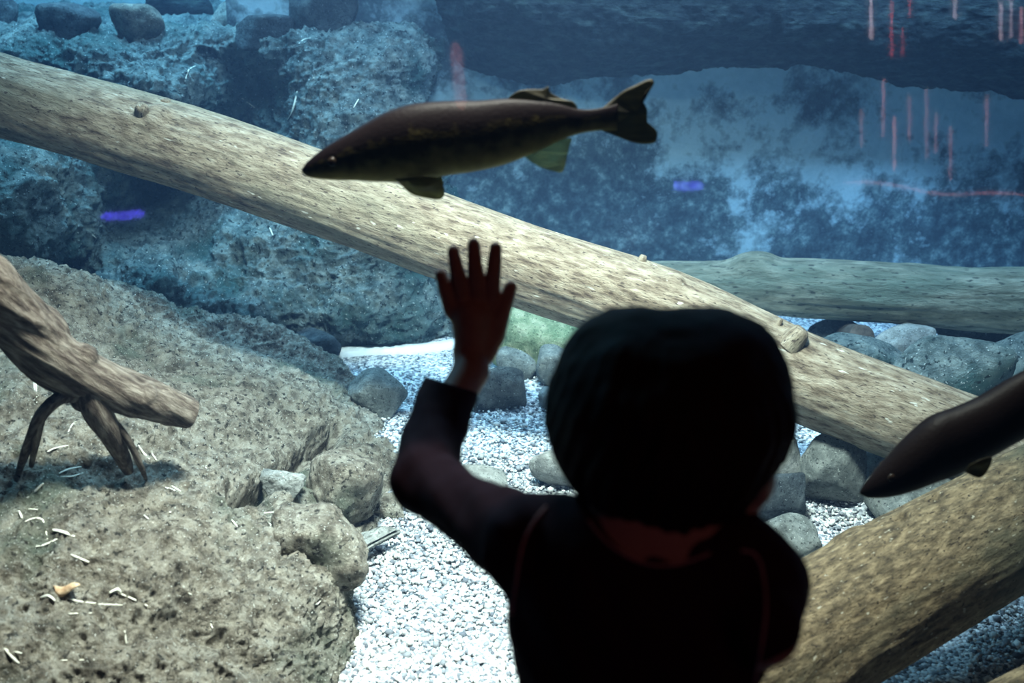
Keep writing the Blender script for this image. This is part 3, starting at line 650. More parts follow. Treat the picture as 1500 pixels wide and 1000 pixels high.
def straw(pts, w, label, group=None, lift=0.003, name='straw'):
    """a flat bent straw laid along pixels on whatever surface is there"""
    W_ = []
    w = w * 0.62; lift = 0.0018
    for (x, y) in pts:
        p, n = lay(x, y); W_.append(np.array(tuple(p + n * lift)))
    A = catmull(np.array(W_), 12)
    T = np.gradient(A, axis=0); T /= np.linalg.norm(T, axis=1, keepdims=True) + 1e-9
    s_ = np.cross(T, np.array([0.1, -.5, .85])); s_ /= np.linalg.norm(s_, axis=1, keepdims=True) + 1e-9; u_ = np.cross(s_, T)
    V = []; Fs = []; n6 = 6
    for i in range(12):
        tw = w * (0.55 + 0.45 * math.sin(math.pi * (i + .6) / 12))
        for k in range(n6):
            a = 2 * math.pi * k / n6
            V.append(A[i] + s_[i] * math.cos(a) * tw + u_[i] * math.sin(a) * tw * 0.45)
    for i in range(11):
        for k in range(n6):
            Fs.append((i * n6 + k, i * n6 + (k + 1) % n6, (i + 1) * n6 + (k + 1) % n6, (i + 1) * n6 + k))
    Fs.append(tuple(range(n6))[::-1]); Fs.append(tuple(range(11 * n6, 12 * n6)))
    o = mesh(name, V, Fs, M['straw']); tag(o, label, 'straw', group)
    p0 = Vector(A[5].tolist()); origin_to(o, p0); return o
straw([(436, 134), (432, 152), (427, 165), (421, 176)], .005, 'long white straw on the rock bank left of the fish snout')
straw([(286, 97), (276, 103), (271, 119)], .0035, 'short bent white straw above the diagonal log, on the rock bank at left')
straw([(456, 56), (445, 58), (438, 64)], .003, 'tiny curved white straw at the lip of the shelf')
straw([(461, 114), (452, 118)], .003, 'tiny white straw fleck on the rock bank right of the long standing straw')
straw([(354, 144), (374, 158)], .0025, 'faint thin straw in the dark recess of the rock bank')
straw([(526, 145), (518, 158)], .003, 'small grey-white straw on the rock bank just above the fish')
straw([(395, 334), (400, 345)], .003, 'short white straw on the dark rock below the log, highest one there')
straw([(233, 389), (244, 394)], .003, 'short white straw on the dark rock at left, behind the outcrop ridge')
straw([(135, 344), (141, 348)], .003, 'tiny white straw fleck near the dark cavity at left')
straw([(60, 545), (50, 560), (54, 590)], .0025, 'curved dry straw hanging behind the driftwood root')
straw([(37, 538), (50, 553), (54, 582)], .003, 'curved brown-white straw under the driftwood branch')
straw([(78, 775), (93, 779), (109, 786)], .0042, 'wide flat white straw on the outcrop under the driftwood, brightest of that cluster')
straw([(35, 765), (50, 760), (64, 763), (69, 790)], .0022, 'hooked thin straw on the outcrop left of the wide flat straw')
straw([(52, 800), (66, 797), (84, 789)], .0024, 'thin straw just below the wide flat straw on the outcrop')
straw([(28, 748), (33, 760)], .003, 'small white straw at the left edge above the hooked straw')
straw([(42, 745), (56, 746)], .002, 'tiny straw next to the small white straw near the left edge')
straw([(86, 694), (102, 688), (118, 684)], .003, 'pale straw beside the foot of the driftwood roots, upper of two')
straw([(88, 699), (104, 698), (121, 693)], .003, 'pale straw beside the foot of the driftwood roots, lower of two')
straw([(52, 720), (64, 708)], .004, 'pale wood chip straw left of the driftwood root foot')
straw([(202, 653), (210, 664), (218, 673)], .003, 'white straw right of the driftwood root, longer of two')
straw([(222, 664), (230, 674)], .002, 'white straw right of the driftwood root, shorter of two')
straw([(100, 634), (107, 622), (113, 617)], .002, 'pale straw between the two driftwood roots')
straw([(68, 662), (80, 656), (101, 652)], .0022, 'pale straw lying between the driftwood root feet')
straw([(242, 714), (255, 719)], .0035, 'small white straw on the outcrop, upper of a crossing pair')
straw([(250, 712), (264, 720)], .002, 'small white straw on the outcrop, lower of a crossing pair')
straw([(300, 684), (310, 693)], .002, 'thin white straw on the outcrop near the crack')
straw([(211, 755), (224, 767)], .002, 'thin white straw in the middle of the outcrop below the crossing pair')
straw([(105, 812), (118, 819), (131, 822)], .0028, 'tapered white straw on the outcrop above the curled dead leaf')
straw([(340, 762), (347, 772)], .0022, 'small straw on the outcrop above the lodged boulder')
straw([(383, 762), (396, 768), (403, 777)], .003, 'flat pale straw on the lodged round boulder')
straw([(385, 752), (408, 750)], .002, 'thin pale straw on the lodged round boulder, highest there')
straw([(60, 875), (72, 873), (80, 879)], .003, 'forked white straw left of the curled dead leaf')
straw([(98, 877), (120, 882), (142, 884)], .0024, 'thin long straw under the curled dead leaf')
straw([(160, 868), (170, 862), (178, 867)], .0042, 'bright white wood flake right of the curled dead leaf')
straw([(176, 868), (198, 877), (218, 887)], .0026, 'long thin straw right of the bright wood flake')
straw([(143, 886), (180, 887)], .0016, 'hair-thin straw below the bright wood flake')
straw([(100, 900), (135, 898)], .0018, 'thin straw lying below the curled dead leaf')
straw([(182, 924), (184, 943)], .0024, 'upright bright straw low on the outcrop')
straw([(5, 951), (18, 962), (28, 972)], .003, 'pale straw in the lower left corner, steeper of two')
straw([(8, 952), (34, 956)], .002, 'pale straw in the lower left corner, flatter of two')
straw([(88, 966), (140, 966)], .0018, 'thin straw across the bottom of the outcrop')
straw([(277, 868), (280, 872)], .002, 'tiny white fleck of straw on the dark lower outcrop')
straw([(248, 750), (252, 750)], .0024, 'tiny bright dot of straw in the middle of the outcrop')
straw([(514, 683), (524, 690)], .0035, 'white flake on the rubble boulder beside the crack')
straw([(455, 878), (462, 884), (472, 876)], .0018, 'curly thin straw low on the right flank of the outcrop')
straw([(519, 945), (528, 925), (543, 904)], .006, 'broad cream wood splinter lying on gravel at the outcrop foot')
straw([(566, 818), (578, 812), (589, 805)], .005, 'cream wood splinter beside the weathered slab')
straw([(545, 826), (566, 822), (590, 812)], .003, 'grey thin splinter in front of the weathered slab')
straw([(542, 852), (541, 838), (544, 832)], .002, 'upright thin straw on gravel below the weathered slab')
straw([(540, 858), (556, 860), (570, 846)], .002, 'curved thin straw on gravel below the weathered slab')
straw([(586, 780), (608, 775)], .003, 'pale straw sticking out behind the weathered slab')
straw([(648, 795), (654, 808)], .002, 'small straw on gravel under the upper arm')
straw([(1232, 762), (1262, 761)], .003, 'pale thin stick on gravel between the wedge stone and the brown log')
straw([(308, 912), (312, 920)], .0015, 'short dull straw on the dark base of the outcrop')
straw([(505, 992), (510, 1000)], .003, 'white flake of straw on gravel at the bottom edge')
straw([(620, 884), (624, 872)], .002, 'short straw on open gravel beside the shirt')
# dead leaf
lp, ln = lay(102, 868)
V = []; Fs = []
for i in range(9):
    for j in range(7):
        u = i / 8 * 2 - 1; v = (j / 6 * 2 - 1) * math.sqrt(max(0, 1 - u * u)) * (1 - .2 * u)
        V.append((lp.x + u * 0.020, lp.y + v * 0.010 - 0.004, lp.z + 0.006 + 0.010 * (1 - v * v) + 0.004 * math.sin(3 * u)))
for i in range(8):
    for j in range(6): Fs.append((i * 7 + j, (i + 1) * 7 + j, (i + 1) * 7 + j + 1, i * 7 + j + 1))
lf = mesh('leaf', V, Fs, M['leaf']); tag(lf, 'curled orange-brown dead leaf on the lower left of the outcrop', 'leaf')
sm = lf.modifiers.new('thick', 'SOLIDIFY'); sm.thickness = 0.0015
origin_to(lf, lp)

# ------------------------------------------------------------------ signed-distance modelling (fish, child)
def nets(name, f, lo, hi, h, mat, parent=None, smooth_it=2):
    lo = np.array(lo, float); hi = np.array(hi, float); n = np.ceil((hi - lo) / h).astype(int) + 1
    ax = [lo[k] + h * np.arange(n[k]) for k in range(3)]
    val = np.empty(tuple(n), np.float32)
    for i0 in range(0, n[0], 16):
        g = np.stack(np.meshgrid(ax[0][i0:i0 + 16], ax[1], ax[2], indexing='ij'), -1)
        val[i0:i0 + 16] = f(g)
    s = val < 0
    cnt = np.zeros(tuple(n - 1), np.int32); acc = np.zeros(tuple(n - 1) + (3,), np.float64)
    sl = [slice(0, -1), slice(1, None)]
    for a in range(3):
        oth = [k for k in range(3) if k != a]
        for b0 in (0, 1):
            for b1 in (0, 1):
                i1 = [None] * 3; i2 = [None] * 3
                i1[a] = sl[0]; i2[a] = sl[1]
                i1[oth[0]] = i2[oth[0]] = sl[b0]; i1[oth[1]] = i2[oth[1]] = sl[b1]
                v1, v2 = val[tuple(i1)], val[tuple(i2)]; cr = (v1 < 0) != (v2 < 0)
                t_ = np.where(cr, v1 / np.where(cr, v1 - v2, 1), 0)
                off = [None] * 3; off[a] = t_; off[oth[0]] = float(b0); off[oth[1]] = float(b1)
                for k in range(3): acc[..., k] += np.where(cr, off[k], 0)
                cnt += cr
    act = cnt > 0; ids = -np.ones(tuple(n - 1), np.int64); ids[act] = np.arange(act.sum())
    ijk = np.argwhere(act); V = lo + h * (ijk + acc[act] / cnt[act][:, None])
    Q = []
    for a in range(3):
        o1, o2 = [(1, 2), (2, 0), (0, 1)][a]
        i1 = [slice(1, -1)] * 3; i2 = [slice(1, -1)] * 3; i1[a] = slice(0, -1); i2[a] = slice(1, None)
        A_, B_ = s[tuple(i1)], s[tuple(i2)]
        for sign in (True, False):
            e = np.argwhere((A_ == sign) & (B_ != sign))
            if not len(e): continue
            base = e.copy(); base[:, o1] += 1; base[:, o2] += 1
            def I(d1, d2):
                c_ = base.copy(); c_[:, o1] += d1; c_[:, o2] += d2; return ids[c_[:, 0], c_[:, 1], c_[:, 2]]
            qd = np.stack([I(-1, -1), I(0, -1), I(0, 0), I(-1, 0)], -1)
            Q.append(qd if sign else qd[:, ::-1])
    Q = np.concatenate(Q); Q = Q[(Q >= 0).all(1)]
    for _ in range(smooth_it):
        sm_ = np.zeros_like(V); ct = np.zeros(len(V))
        for a in range(4):
            b = (a + 1) % 4
            np.add.at(sm_, Q[:, a], V[Q[:, b]]); np.add.at(ct, Q[:, a], 1); np.add.at(sm_, Q[:, b], V[Q[:, a]]); np.add.at(ct, Q[:, b], 1)
        V = 0.5 * V + 0.5 * sm_ / np.maximum(ct, 1)[:, None]
    me = bpy.data.meshes.new(name); me.vertices.add(len(V)); me.vertices.foreach_set('co', V.ravel())
    me.loops.add(Q.size); me.loops.foreach_set('vertex_index', Q.ravel().astype(np.int32)); me.polygons.add(len(Q))
    me.polygons.foreach_set('loop_start', np.arange(0, Q.size, 4, dtype=np.int32)); me.update(calc_edges=True)
    return link(name, me, mat, parent)
def cone(p, a, b, ra, rb):
    a = np.array(tuple(a)); b = np.array(tuple(b)); ab = b - a
    t_ = np.clip(((p - a) @ ab) / (ab @ ab), 0, 1)
    return np.linalg.norm(p - a - t_[..., None] * ab, axis=-1) - (ra + (rb - ra) * t_)
def ell(p, c, r, R=None):
    q = p - np.array(tuple(c))
    if R is not None: q = q @ R            # columns of R are the local axes
    r = np.array(r, float); k0 = np.linalg.norm(q / r, axis=-1); k1 = np.linalg.norm(q / r ** 2, axis=-1)
    return k0 * (k0 - 1) / np.maximum(k1, 1e-9)
def smin(a, b, k):
    h_ = np.clip(0.5 + 0.5 * (b - a) / k, 0, 1); return b + (a - b) * h_ - k * h_ * (1 - h_)
def chain(p, pts, rs, k=0.01):
    r = None
    for i in range(len(pts) - 1):
        c_ = cone(p, pts[i], pts[i + 1], rs[i], rs[i + 1]); r = c_ if r is None else np.minimum(r, c_)
    return r

# ------------------------------------------------------------------ fish
def fish(name, label, Y, top, bot, tail, fins, mat, tailmat, flatten=0.42, yaw=0.0):
    """outlines in photo pixels at distance Y -> a solid body with round cross-sections"""
    cx = 0.5 * (top[0][0] + top[-1][0]); cyy = 0.5 * (top[len(top) // 2][1] + bot[len(bot) // 2][1])
    C0 = PY(cx, cyy, Y)
    def loc(x, y):
        q = PY(x, y, Y) - C0; return (q.x, q.z)
    T = np.array([loc(*p) for p in top]); B_ = np.array([loc(*p) for p in bot])
    n = 90; xs_ = np.linspace(T[0, 0], T[-1, 0], n)
    tt = (0.5 - 0.5 * np.cos(np.linspace(0, math.pi, n))) ; xs_ = T[0, 0] + (T[-1, 0] - T[0, 0]) * (0.5 * tt + 0.5 * np.linspace(0, 1, n))
    def interp(Pt):
        cc = catmull(Pt, 600); return np.interp(xs_, cc[:, 0], cc[:, 1])
    zt, zb = interp(T), interp(B_)
    na = 40; V = []; Fs = []
    for i in range(n):
        zc = 0.5 * (zt[i] + zb[i]); hh = max(0.5 * (zt[i] - zb[i]), 0.002)
        u = i / (n - 1); w = hh * (0.66 - 0.42 * u ** 1.5) * (1.0 if u > .1 else (0.85 + 1.5 * u))
        for k in range(na):
            a = 2 * math.pi * k / na
            V.append((xs_[i], w * math.cos(a), zc + hh * math.sin(a) * (1 - 0.0 * abs(math.cos(a)))))
    for i in range(n - 1):
        for k in range(na): Fs.append((i * na + k, i * na + (k + 1) % na, (i + 1) * na + (k + 1) % na, (i + 1) * na + k))
    Fs.append(tuple(range(na))[::-1]); Fs.append(tuple(range((n - 1) * na, n * na)))
    Vn = np.array(V)
    root_ = empty(name, C0, label, 'fish'); root_.rotation_euler = (0, 0, yaw)
    body = mesh('body', Vn, Fs, mat, root_)
    at_ = body.data.attributes.new('belly_to_back', 'FLOAT', 'POINT'); at_.data.foreach_set('value', np.tile(np.sin(2 * np.pi * np.arange(na) / na), n).astype(np.float32))
    def fin(nm, pts, m_, off=0.0, tilt=0.0):
        Pn = catmull(np.array([loc(*p) for p in pts]), len(pts) * 4)
        ce = Pn.mean(0)
        bm = bmesh.new(); m0 = len(Pn)
        rings = []
        for s_ in (1.0, 0.9, 0.6, 0.3):
            for side in (1, -1):
                rings.append([bm.verts.new((ce[0] + (q[0] - ce[0]) * s_, off + tilt * (ce[1] - q[1]) + side * 0.0014 * (1 - s_ + .15) + 0.0010 * math.sin(90 * (q[0] + q[1])), ce[1] + (q[1] - ce[1]) * s_)) for q in Pn])
        cts = [bm.verts.new((ce[0], off + side * 0.0016, ce[1])) for side in (1, -1)]
        for side in (0, 1):
            for r_ in range(3):
                a_, b_ = rings[2 * r_ + side], rings[2 * r_ + 2 + side]
                for k in range(m0): bm.faces.new((a_[k], a_[(k + 1) % m0], b_[(k + 1) % m0], b_[k]))
            for k in range(m0): bm.faces.new((rings[6 + side][k], rings[6 + side][(k + 1) % m0], cts[side]))
        for k in range(m0): bm.faces.new((rings[0][k], rings[1][k], rings[1][(k + 1) % m0], rings[0][(k + 1) % m0]))
        bmesh.ops.recalc_face_normals(bm, faces=bm.faces)
        me_ = bpy.data.meshes.new(nm); bm.to_mesh(me_); bm.free()
        return link(nm, me_, m_, root_)
    if tail: fin('tail_fin', tail, tailmat)
    for (nm, pts, m_, off, tl) in fins: fin(nm, pts, m_, off, tl)
    # eye and mouth line near the snout
    def disc(nm, x, y, r, mt):
        q = loc(x, y); i = int(np.argmin(abs(xs_ - q[0]))); zc = 0.5 * (zt[i] + zb[i]); hh = 0.5 * (zt[i] - zb[i]); u = i / (n - 1)
        w = hh * (0.66 - 0.42 * u ** 1.5) * math.sqrt(max(0.05, 1 - ((q[1] - zc) / hh) ** 2))
        for sd in (-1, 1):
            bm = bmesh.new(); bmesh.ops.create_uvsphere(bm, u_segments=20, v_segments=12, radius=r)
            for v in bm.verts: v.co = Vector((v.co.x + q[0], v.co.y * .5 + sd * w, v.co.z + q[1]))
            me_ = bpy.data.meshes.new(nm); bm.to_mesh(me_); bm.free(); link(nm, me_, mt, root_)
    return root_, disc
f1, disc1 = fish('fish', 'dark brown fish with a pale olive belly swimming level above the raised hand', 1.30,
    [(442, 248), (452, 235), (480, 213), (520, 189), (560, 166), (590, 155), (620, 150), (660, 147.5), (700, 147), (745, 144), (790, 147), (820, 152), (845, 159), (865, 160), (885, 157), (905, 152)],
    [(442, 252), (452, 259), (480, 263), (520, 264), (560, 266), (590, 266), (620, 262), (660, 256), (700, 250), (745, 239), (790, 220), (820, 206), (845, 197), (865, 193), (885, 191), (905, 192)],
    [(880, 160), (897, 146), (915, 132), (932, 124), (945, 118), (955, 116), (958, 123), (948, 132), (942, 140), (943, 150), (948, 160), (948, 172), (950, 184), (960, 189), (963, 198), (960, 208), (948, 211), (930, 209), (912, 203), (895, 196), (880, 190), (874, 175)],
    [('dorsal_fin', [(738, 150), (748, 140), (762, 132), (780, 131), (795, 131), (803, 127), (807, 136), (825, 145), (840, 149), (846, 158), (840, 166), (800, 160), (760, 156)], M['fin_dark'], 0, 0),
     ('pelvic_fin', [(580, 258), (590, 268), (603, 281), (620, 287), (638, 290), (649, 287), (652, 277), (649, 265), (640, 254), (610, 254)], M['fin_olive'], -0.012, 0.35),
     ('pelvic_fin', [(584, 256), (594, 266), (606, 277), (622, 283), (640, 284), (647, 280), (648, 268), (640, 254), (610, 254)], M['fin_olive'], 0.012, -0.35),
     ('anal_fin', [(768, 229), (780, 238), (795, 246), (812, 251), (823, 252), (828, 243), (831, 228), (834, 214), (836, 202), (810, 207), (790, 215)], M['fin_pale'], 0, 0)],
    M['fish'], M['fin_dark'])
disc1('eye', 489, 233, 0.0055, M['iris'])
f2, disc2 = fish('fish', 'dark fish entering from the right edge with its snout pointing down at the stones', 1.26,
    [(1260, 719), (1272, 702), (1300, 672), (1330, 641), (1365, 612), (1400, 598), (1440, 580), (1480, 556), (1520, 535), (1580, 512), (1640, 500), (1700, 492)],
    [(1260, 723), (1272, 728), (1300, 726), (1330, 718), (1365, 705), (1400, 692), (1440, 672), (1480, 650), (1520, 628), (1580, 585), (1640, 545), (1700, 525)],
    [(1690, 495), (1720, 465), (1750, 440), (1760, 450), (1745, 500), (1765, 550), (1755, 560), (1720, 545), (1690, 525)],
    [('pectoral_fin', [(1398, 672), (1420, 682), (1432, 668), (1436, 650), (1420, 652), (1405, 660)], M['fin_dark'], -0.035, 0.2),
     ('dorsal_fin', [(1490, 560), (1510, 530), (1540, 505), (1580, 500), (1600, 512), (1560, 530), (1520, 545)], M['fin_dark'], 0, 0)],
    M['fish2'], M['fin_dark'])
disc2('eye', 1300, 690, 0.0055, M['iris'])

# ------------------------------------------------------------------ the child
child = empty('person', (0.12, 0.74, 0.0), 'toddler seen from behind in a dark long-sleeved shirt, left hand raised flat on the glass', 'person')
HC = PD(985, 640, 0.80)                      # head centre
yaw = math.radians(-24)                      # looks a little to the right
fw = Vector((-math.sin(yaw), math.cos(yaw), -0.12)).normalized(); rt = fw.cross(Vector((0, 0, 1))).normalized(); upv = rt.cross(fw).normalized()
RH = np.array([tuple(rt), tuple(fw), tuple(upv)]).T
def HL(x, y, z): return HC + rt * x + fw * y + upv * z
hand_y = GLASS_Y - 0.009
SHL = PD(770, 795, 0.82); ELB = PD(613, 708, 0.975); WR = PY(690, 543, 1.012); SHR = PD(1112, 855, 0.79)
ELR = PD(1122, 925, 0.755); WRR = PD(1045, 985, 0.86)
NECK = PD(975, 795, 0.81); CH = PD(950, 900, 0.81)
PEL = Vector((CH.x - 0.0, CH.y + 0.0, 0.43)); HIPL = PEL + Vector((-0.045, 0, -0.03)); HIPR = PEL + Vector((0.045, 0, -0.03))
KNL = Vector((HIPL.x - .01, HIPL.y + .01, 0.22)); KNR = Vector((HIPR.x + .01, HIPR.y + .01, 0.22))
ANL = Vector((KNL.x, KNL.y - .01, 0.055)); ANR = Vector((KNR.x, KNR.y - .01, 0.055))
def HP(x, y, dy=0.0): return PY(x, y, hand_y - dy)
FING = {  # base, middle, tip in photo pixels, radii
    'little': ([HP(662, 455, .004), HP(652, 425, .006), HP(646, 402)], [.0082, .0074, .0062]),
    'ring': ([HP(679, 440, .004), HP(670, 400, .007), HP(664, 368)], [.0086, .0078, .0064]),
    'middle': ([HP(699, 436, .004), HP(696, 393, .007), HP(693.5, 357)], [.0086, .0079, .0065]),
    'index': ([HP(719, 440, .004), HP(723, 400, .007), HP(726, 363)], [.0086, .0079, .0065]),
    'thumb': ([HP(722, 490, .004), HP(735, 458, .006), HP(748, 420)], [.0130, .0092, .0068]),
}
def body_sdf(p):
    cran = ell(p, HL(0, -.004, .016), (.064, .076, .060), RH)
    face = ell(p, HL(0, .018, -.022), (.062, .062, .058), RH)
    d = smin(cran, face, .03)
    for sx in (-1, 1):
        d = smin(d, ell(p, HL(.036 * sx, .045, -.032), (.022, .022, .022), RH), .015)      # cheeks
        ear = ell(p, HL(.071 * sx, -.006, -.012), (.006, .013, .020), RH); d = smin(d, ear, .006)
        d = -smin(-d, ell(p, HL(.024 * sx, .083, -.004), (.013, .014, .009), RH), .006)    # eye sockets
    d = smin(d, cone(p, HL(0, .076, .004), HL(0, .088, -.020), .005, .0075), .008)         # nose
    d = smin(d, ell(p, HL(0, .068, -.060), (.016, .014, .012), RH), .012)                  # chin
    d = smin(d, ell(p, HL(0, .077, -.040), (.014, .007, .006), RH), .004)                  # mouth
    d = smin(d, cone(p, HL(0, -.012, -.045), NECK + Vector((0, 0, -.02)), .034, .036), .02)
    d = smin(d, ell(p, PD(1082, 702, .80), (.022, .026, .026)), .015)
    # trunk
    d = smin(d, ell(p, CH, (.088, .062, .105)), .03)
    d = smin(d, ell(p, PEL + Vector((0, 0, .10)), (.082, .062, .12)), .04)
    d = smin(d, ell(p, PEL, (.085, .066, .06)), .03)
    d = smin(d, cone(p, NECK + Vector((-.02, 0, -.03)), SHL, .024, .028), .012); d = smin(d, cone(p, NECK + Vector((.02, 0.01, -.03)), SHR, .022, .026), .012)
    d = smin(d, chain(p, [SHL, PD(705, 759, .89), PD(624, 704, .975), PD(652, 610, 1.06), WR], [.025, .0215, .0205, .0185, .0180]), .006)
    d = smin(d, chain(p, [SHR, ELR, WRR], [.030, .023, .017]), .012)
    for h_, k_, a_, s_ in ((HIPL, KNL, ANL, -1), (HIPR, KNR, ANR, 1)):
        d = smin(d, chain(p, [h_, k_, a_], [.050, .036, .026]), .015)
        d = smin(d, cone(p, a_ + Vector((0, -.01, -.025)), a_ + Vector((s_ * .01, .075, -.032)), .024, .018), .012)
    # left palm on the glass
    pm = cone(p, HP(691, 520, .012), HP(692, 462, .007), .0170, .0190)
    for x_ in (672, 690, 708): pm = smin(pm, cone(p, HP(690, 510, .010), HP(x_ + 1, 452, .004), .013, .0098), .006)
    pm = smin(pm, cone(p, WR, HP(690, 520, .011), .0165, .0165), .008)
    d = smin(d, pm, .006)
    for nm, (pp, rr_) in FING.items():
        b0 = HP(692, 485, .006) if nm != 'thumb' else HP(704, 515, .008)
        d = smin(d, chain(p, [b0] + pp, [.010 if nm != 'thumb' else .0165] + rr_), .0022)
    # right palm and fingers, relaxed
    dr_ = (WRR - ELR).normalized(); sd_ = dr_.cross(Vector((0, 0, 1))).normalized()
    d = smin(d, chain(p, [WRR, WRR + dr_ * .035], [.016, .017]), .006)
    for i in range(4):
        b = WRR + dr_ * .045 + sd_ * (-.014 + i * .0093); t1 = b + dr_ * .018 + Vector((0, 0, -.008)); t2 = t1 + dr_ * .006 + Vector((0, 0, -.014 + abs(i - 1.5) * .002))
        d = smin(d, chain(p, [WRR + dr_ * .02, b, t1, t2], [.008, .0066, .006, .005]), .002)
    d = smin(d, chain(p, [WRR + dr_ * .008, WRR + dr_ * .022 - sd_ * .02, WRR + dr_ * .040 - sd_ * .022], [.009, .0075, .0055]), .003)
    return d
body = nets('body', body_sdf, (-0.12, 0.55, -0.003), (0.34, 1.06, 1.02), 0.0026, M['skin'], None, 1)
# hair: a thick bowl cut
HHC = PD(981, 600, 0.80)
def hair_sdf(p):
    a = ell(p, HHC + Vector((0, 0.0, 0)), (.0895, .092, .0715)) 
    b = ell(p, PD(976, 655, .795) , (.0670, .070, .060))
    c_ = ell(p, PD(910, 525, .80), (.040, .050, .030))
    e_ = ell(p, PD(1055, 525, .80), (.045, .050, .030))
    d = smin(smin(smin(a, b, .03), c_, .02), e_, .02)
    q = (p - np.array(tuple(HC))) @ RH
    # open at the face and nape
    fcut = ell(p, HL(0, .075, -.045), (.060, .055, .070), RH)
    d = -smin(-d, fcut, .01)
    d = -smin(-d, ell(p, PD(1128, 722, .79), (.024, .060, .030)), .008)
    # hair locks
    an = np.arctan2(q[..., 0], q[..., 1])
    d = d + .0012 * np.sin(an * 34 + 5 * np.sin(q[..., 2] * 40)) * np.clip((.10 - q[..., 2]) / .1, 0, 1)
    d = d + .0020 * fbm(p, 45, 2, 3)
    return d
hair = nets('hair', hair_sdf, (-0.02, 0.55, 0.70), (0.27, 0.90, 0.98), 0.0024, M['hair'], None, 1)
# shirt: over the trunk and both arms, open at neck, cuffs and hem
CUFF = PD(662, 563, 1.02)
def shirt_sdf(p):
    d = ell(p, CH + Vector((-.006, 0, -.005)), (.097, .072, .100))
    d = smin(d, ell(p, PEL + Vector((-.012, 0, .14)), (.096, .075, .13)), .04)
    d = smin(d, cone(p, PD(910, 815, .80), SHL + Vector((.008, 0, 0)), .036, .036), .02)
    d = smin(d, cone(p, PD(1030, 820, .79), SHR + Vector((-.012, 0, .008)), .036, .036), .02)
    d = smin(d, chain(p, [SHL, PD(705, 758, .89)], [.0355, .0300]), .012)
    d = smin(d, chain(p, [PD(705, 758, .89), PD(622, 704, .975)], [.0300, .0285]), .006)
    d = smin(d, chain(p, [PD(620, 702, .975), PD(634, 640, 1.035), PD(662, 562, 1.095)], [.0300, .0290, .0288]), .006)
    d = smin(d, chain(p, [SHR, ELR + Vector((-.004, 0, .01)), ELR * .25 + WRR * .75], [.037, .0275, .022]), .012)
    d = smin(d, cone(p, PD(895, 818, .79), PD(1060, 826, .785), .043, .043), .012)
    # folds
    wv = np.sin((p @ np.array([9., 3., 4.])) * 22) * .0012 + fbm(p, 28, 2, 8) * .0022
    d = d + wv * np.clip((.30 - np.abs(p[..., 0])) / .3, 0, 1)
    # cuff cut
    o_ = Vector((0, 0, CAMH)); ax = np.array(tuple((PD(704, 576, 1) - o_).cross(PD(622, 551, 1) - o_).normalized())); c0 = np.array((0, 0, CAMH)); ax = ax * np.sign(ax[2])
    d = np.maximum(d, np.where((p[..., 0] < -.01) & (p[..., 2] > .62), (p - c0) @ ax, -1))
    d = np.maximum(d, (PEL.z + .005) - p[..., 2])
    # neckline: cut by a tilted ellipsoid round the neck
    d = np.maximum(d, -ell(p, PD(974, 740, .80), (.055, .055, .030)))
    return d
shirt = nets('shirt', shirt_sdf, (-0.13, 0.55, 0.42), (0.34, 1.06, 0.90), 0.0026, M['shirt'], None, 1)
def pants_sdf(p):
    d = ell(p, PEL, (.093, .074, .068))
    for h_, k_, a_ in ((HIPL, KNL, ANL), (HIPR, KNR, ANR)):
        d = smin(d, chain(p, [h_, k_, a_ + Vector((0, 0, .02))], [.058, .045, .040]), .012)
    d = d + fbm(p, 25, 2, 4) * .002
    return np.maximum(d, .045 - p[..., 2])
pants = nets('trousers', pants_sdf, (-0.05, 0.6, 0.03), (0.3, 0.95, 0.55), 0.005, M['trousers'], None, 1)
for o in (body, hair, shirt, pants):
    origin_to(o, child.location); o.location = (0, 0, 0); o.parent = child
for a_, s_ in ((ANL, -1), (ANR, 1)):
    def sh(p, a_=a_, s_=s_):
        d = smin(cone(p, a_ + Vector((0, -.012, -.025)), a_ + Vector((s_ * .01, .080, -.030)), .032, .026), cone(p, a_ + Vector((0, -.005, .0)), a_ + Vector((0, -.01, -.03)), .031, .031), .01)
        return np.maximum(d, .002 - p[..., 2])
    so = nets('shoe', sh, (a_.x - .08, a_.y - .1, -.01), (a_.x + .08, a_.y + .16, .1), .004, M['shoe'], None, 1)
    origin_to(so, child.location); so.location = (0, 0, 0); so.parent = child
def ball(nm, c, r, mt, sc=(1, 1, 1)):
    bm = bmesh.new(); bmesh.ops.create_uvsphere(bm, u_segments=24, v_segments=16, radius=r)
    for v in bm.verts:
        q = rt * v.co.x * sc[0] + fw * v.co.y * sc[1] + upv * v.co.z * sc[2]; v.co = q + c - child.location
    me_ = bpy.data.meshes.new(nm); bm.to_mesh(me_); bm.free()
    return link(nm, me_, mt, child)
for sx in (-1, 1):
    ball('eye', HL(.024 * sx, .066, -.004), .0105, M['eye'])
    ball('iris', HL(.024 * sx, .0735, -.004), .0045, M['iris'], (1, .8, 1))
ball('lips', HL(0, .0825, -.041), .0095, M['lip'], (1, .35, .32))
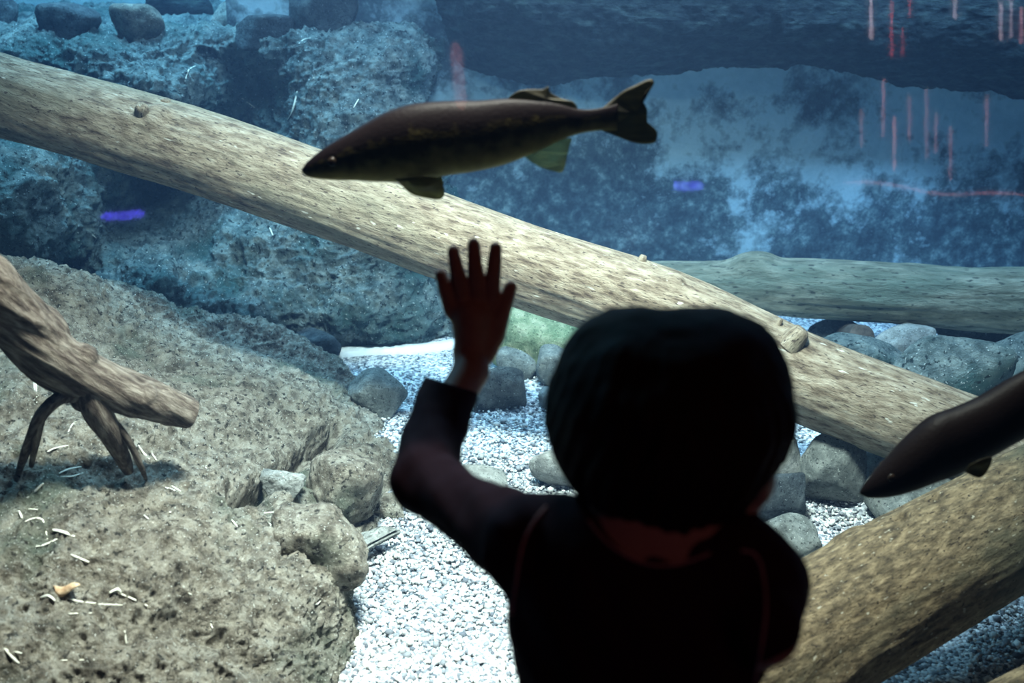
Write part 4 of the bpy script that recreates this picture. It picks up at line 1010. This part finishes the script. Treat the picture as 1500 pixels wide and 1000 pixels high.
# seams of the shirt: raised pale stitching laid on its surface
bpy.context.view_layer.update()
SB = bvh(shirt)
def seam(nm, pts, r=.0011):
    out = []
    A = catmull(np.array([PD(x, y, 1.0)[:] for x, y in pts]), 60)
    o = Vector((0, 0, CAMH))
    for q in A:
        d = (Vector(q) - o).normalized(); h = SB.ray_cast(o, d)
        if h[0] is not None: out.append(np.array(tuple(h[0] + h[1] * r * .4)))
    if len(out) < 4: return
    A = np.array(out); n_ = len(A); T = np.gradient(A, axis=0); T /= np.linalg.norm(T, axis=1, keepdims=True) + 1e-9
    s_ = np.cross(T, np.array([.1, -1, .3])); s_ /= np.linalg.norm(s_, axis=1, keepdims=True) + 1e-9; u_ = np.cross(s_, T)
    V = []; Fs = []
    for i in range(n_):
        for k in range(6):
            a = math.pi * k / 3; V.append(A[i] + (s_[i] * math.cos(a) + u_[i] * math.sin(a)) * r - np.array(tuple(child.location)))
    for i in range(n_ - 1):
        for k in range(6): Fs.append((i * 6 + k, i * 6 + (k + 1) % 6, (i + 1) * 6 + (k + 1) % 6, (i + 1) * 6 + k))
    o_ = mesh(nm, V, Fs, M['thread'], shirt); o_['label'] = 'pale reddish stitched seam'
seam('collar_seam', [(862, 762), (878, 783), (900, 803), (935, 822), (970, 828), (1005, 823), (1040, 810)])
seam('armhole_seam', [(800, 742), (782, 765), (765, 800), (757, 850), (751, 900)])
seam('armhole_seam', [(1085, 806), (1105, 812), (1116, 835), (1122, 880), (1118, 930), (1105, 1000)])

# ------------------------------------------------------------------ lamps in the room that the pane mirrors
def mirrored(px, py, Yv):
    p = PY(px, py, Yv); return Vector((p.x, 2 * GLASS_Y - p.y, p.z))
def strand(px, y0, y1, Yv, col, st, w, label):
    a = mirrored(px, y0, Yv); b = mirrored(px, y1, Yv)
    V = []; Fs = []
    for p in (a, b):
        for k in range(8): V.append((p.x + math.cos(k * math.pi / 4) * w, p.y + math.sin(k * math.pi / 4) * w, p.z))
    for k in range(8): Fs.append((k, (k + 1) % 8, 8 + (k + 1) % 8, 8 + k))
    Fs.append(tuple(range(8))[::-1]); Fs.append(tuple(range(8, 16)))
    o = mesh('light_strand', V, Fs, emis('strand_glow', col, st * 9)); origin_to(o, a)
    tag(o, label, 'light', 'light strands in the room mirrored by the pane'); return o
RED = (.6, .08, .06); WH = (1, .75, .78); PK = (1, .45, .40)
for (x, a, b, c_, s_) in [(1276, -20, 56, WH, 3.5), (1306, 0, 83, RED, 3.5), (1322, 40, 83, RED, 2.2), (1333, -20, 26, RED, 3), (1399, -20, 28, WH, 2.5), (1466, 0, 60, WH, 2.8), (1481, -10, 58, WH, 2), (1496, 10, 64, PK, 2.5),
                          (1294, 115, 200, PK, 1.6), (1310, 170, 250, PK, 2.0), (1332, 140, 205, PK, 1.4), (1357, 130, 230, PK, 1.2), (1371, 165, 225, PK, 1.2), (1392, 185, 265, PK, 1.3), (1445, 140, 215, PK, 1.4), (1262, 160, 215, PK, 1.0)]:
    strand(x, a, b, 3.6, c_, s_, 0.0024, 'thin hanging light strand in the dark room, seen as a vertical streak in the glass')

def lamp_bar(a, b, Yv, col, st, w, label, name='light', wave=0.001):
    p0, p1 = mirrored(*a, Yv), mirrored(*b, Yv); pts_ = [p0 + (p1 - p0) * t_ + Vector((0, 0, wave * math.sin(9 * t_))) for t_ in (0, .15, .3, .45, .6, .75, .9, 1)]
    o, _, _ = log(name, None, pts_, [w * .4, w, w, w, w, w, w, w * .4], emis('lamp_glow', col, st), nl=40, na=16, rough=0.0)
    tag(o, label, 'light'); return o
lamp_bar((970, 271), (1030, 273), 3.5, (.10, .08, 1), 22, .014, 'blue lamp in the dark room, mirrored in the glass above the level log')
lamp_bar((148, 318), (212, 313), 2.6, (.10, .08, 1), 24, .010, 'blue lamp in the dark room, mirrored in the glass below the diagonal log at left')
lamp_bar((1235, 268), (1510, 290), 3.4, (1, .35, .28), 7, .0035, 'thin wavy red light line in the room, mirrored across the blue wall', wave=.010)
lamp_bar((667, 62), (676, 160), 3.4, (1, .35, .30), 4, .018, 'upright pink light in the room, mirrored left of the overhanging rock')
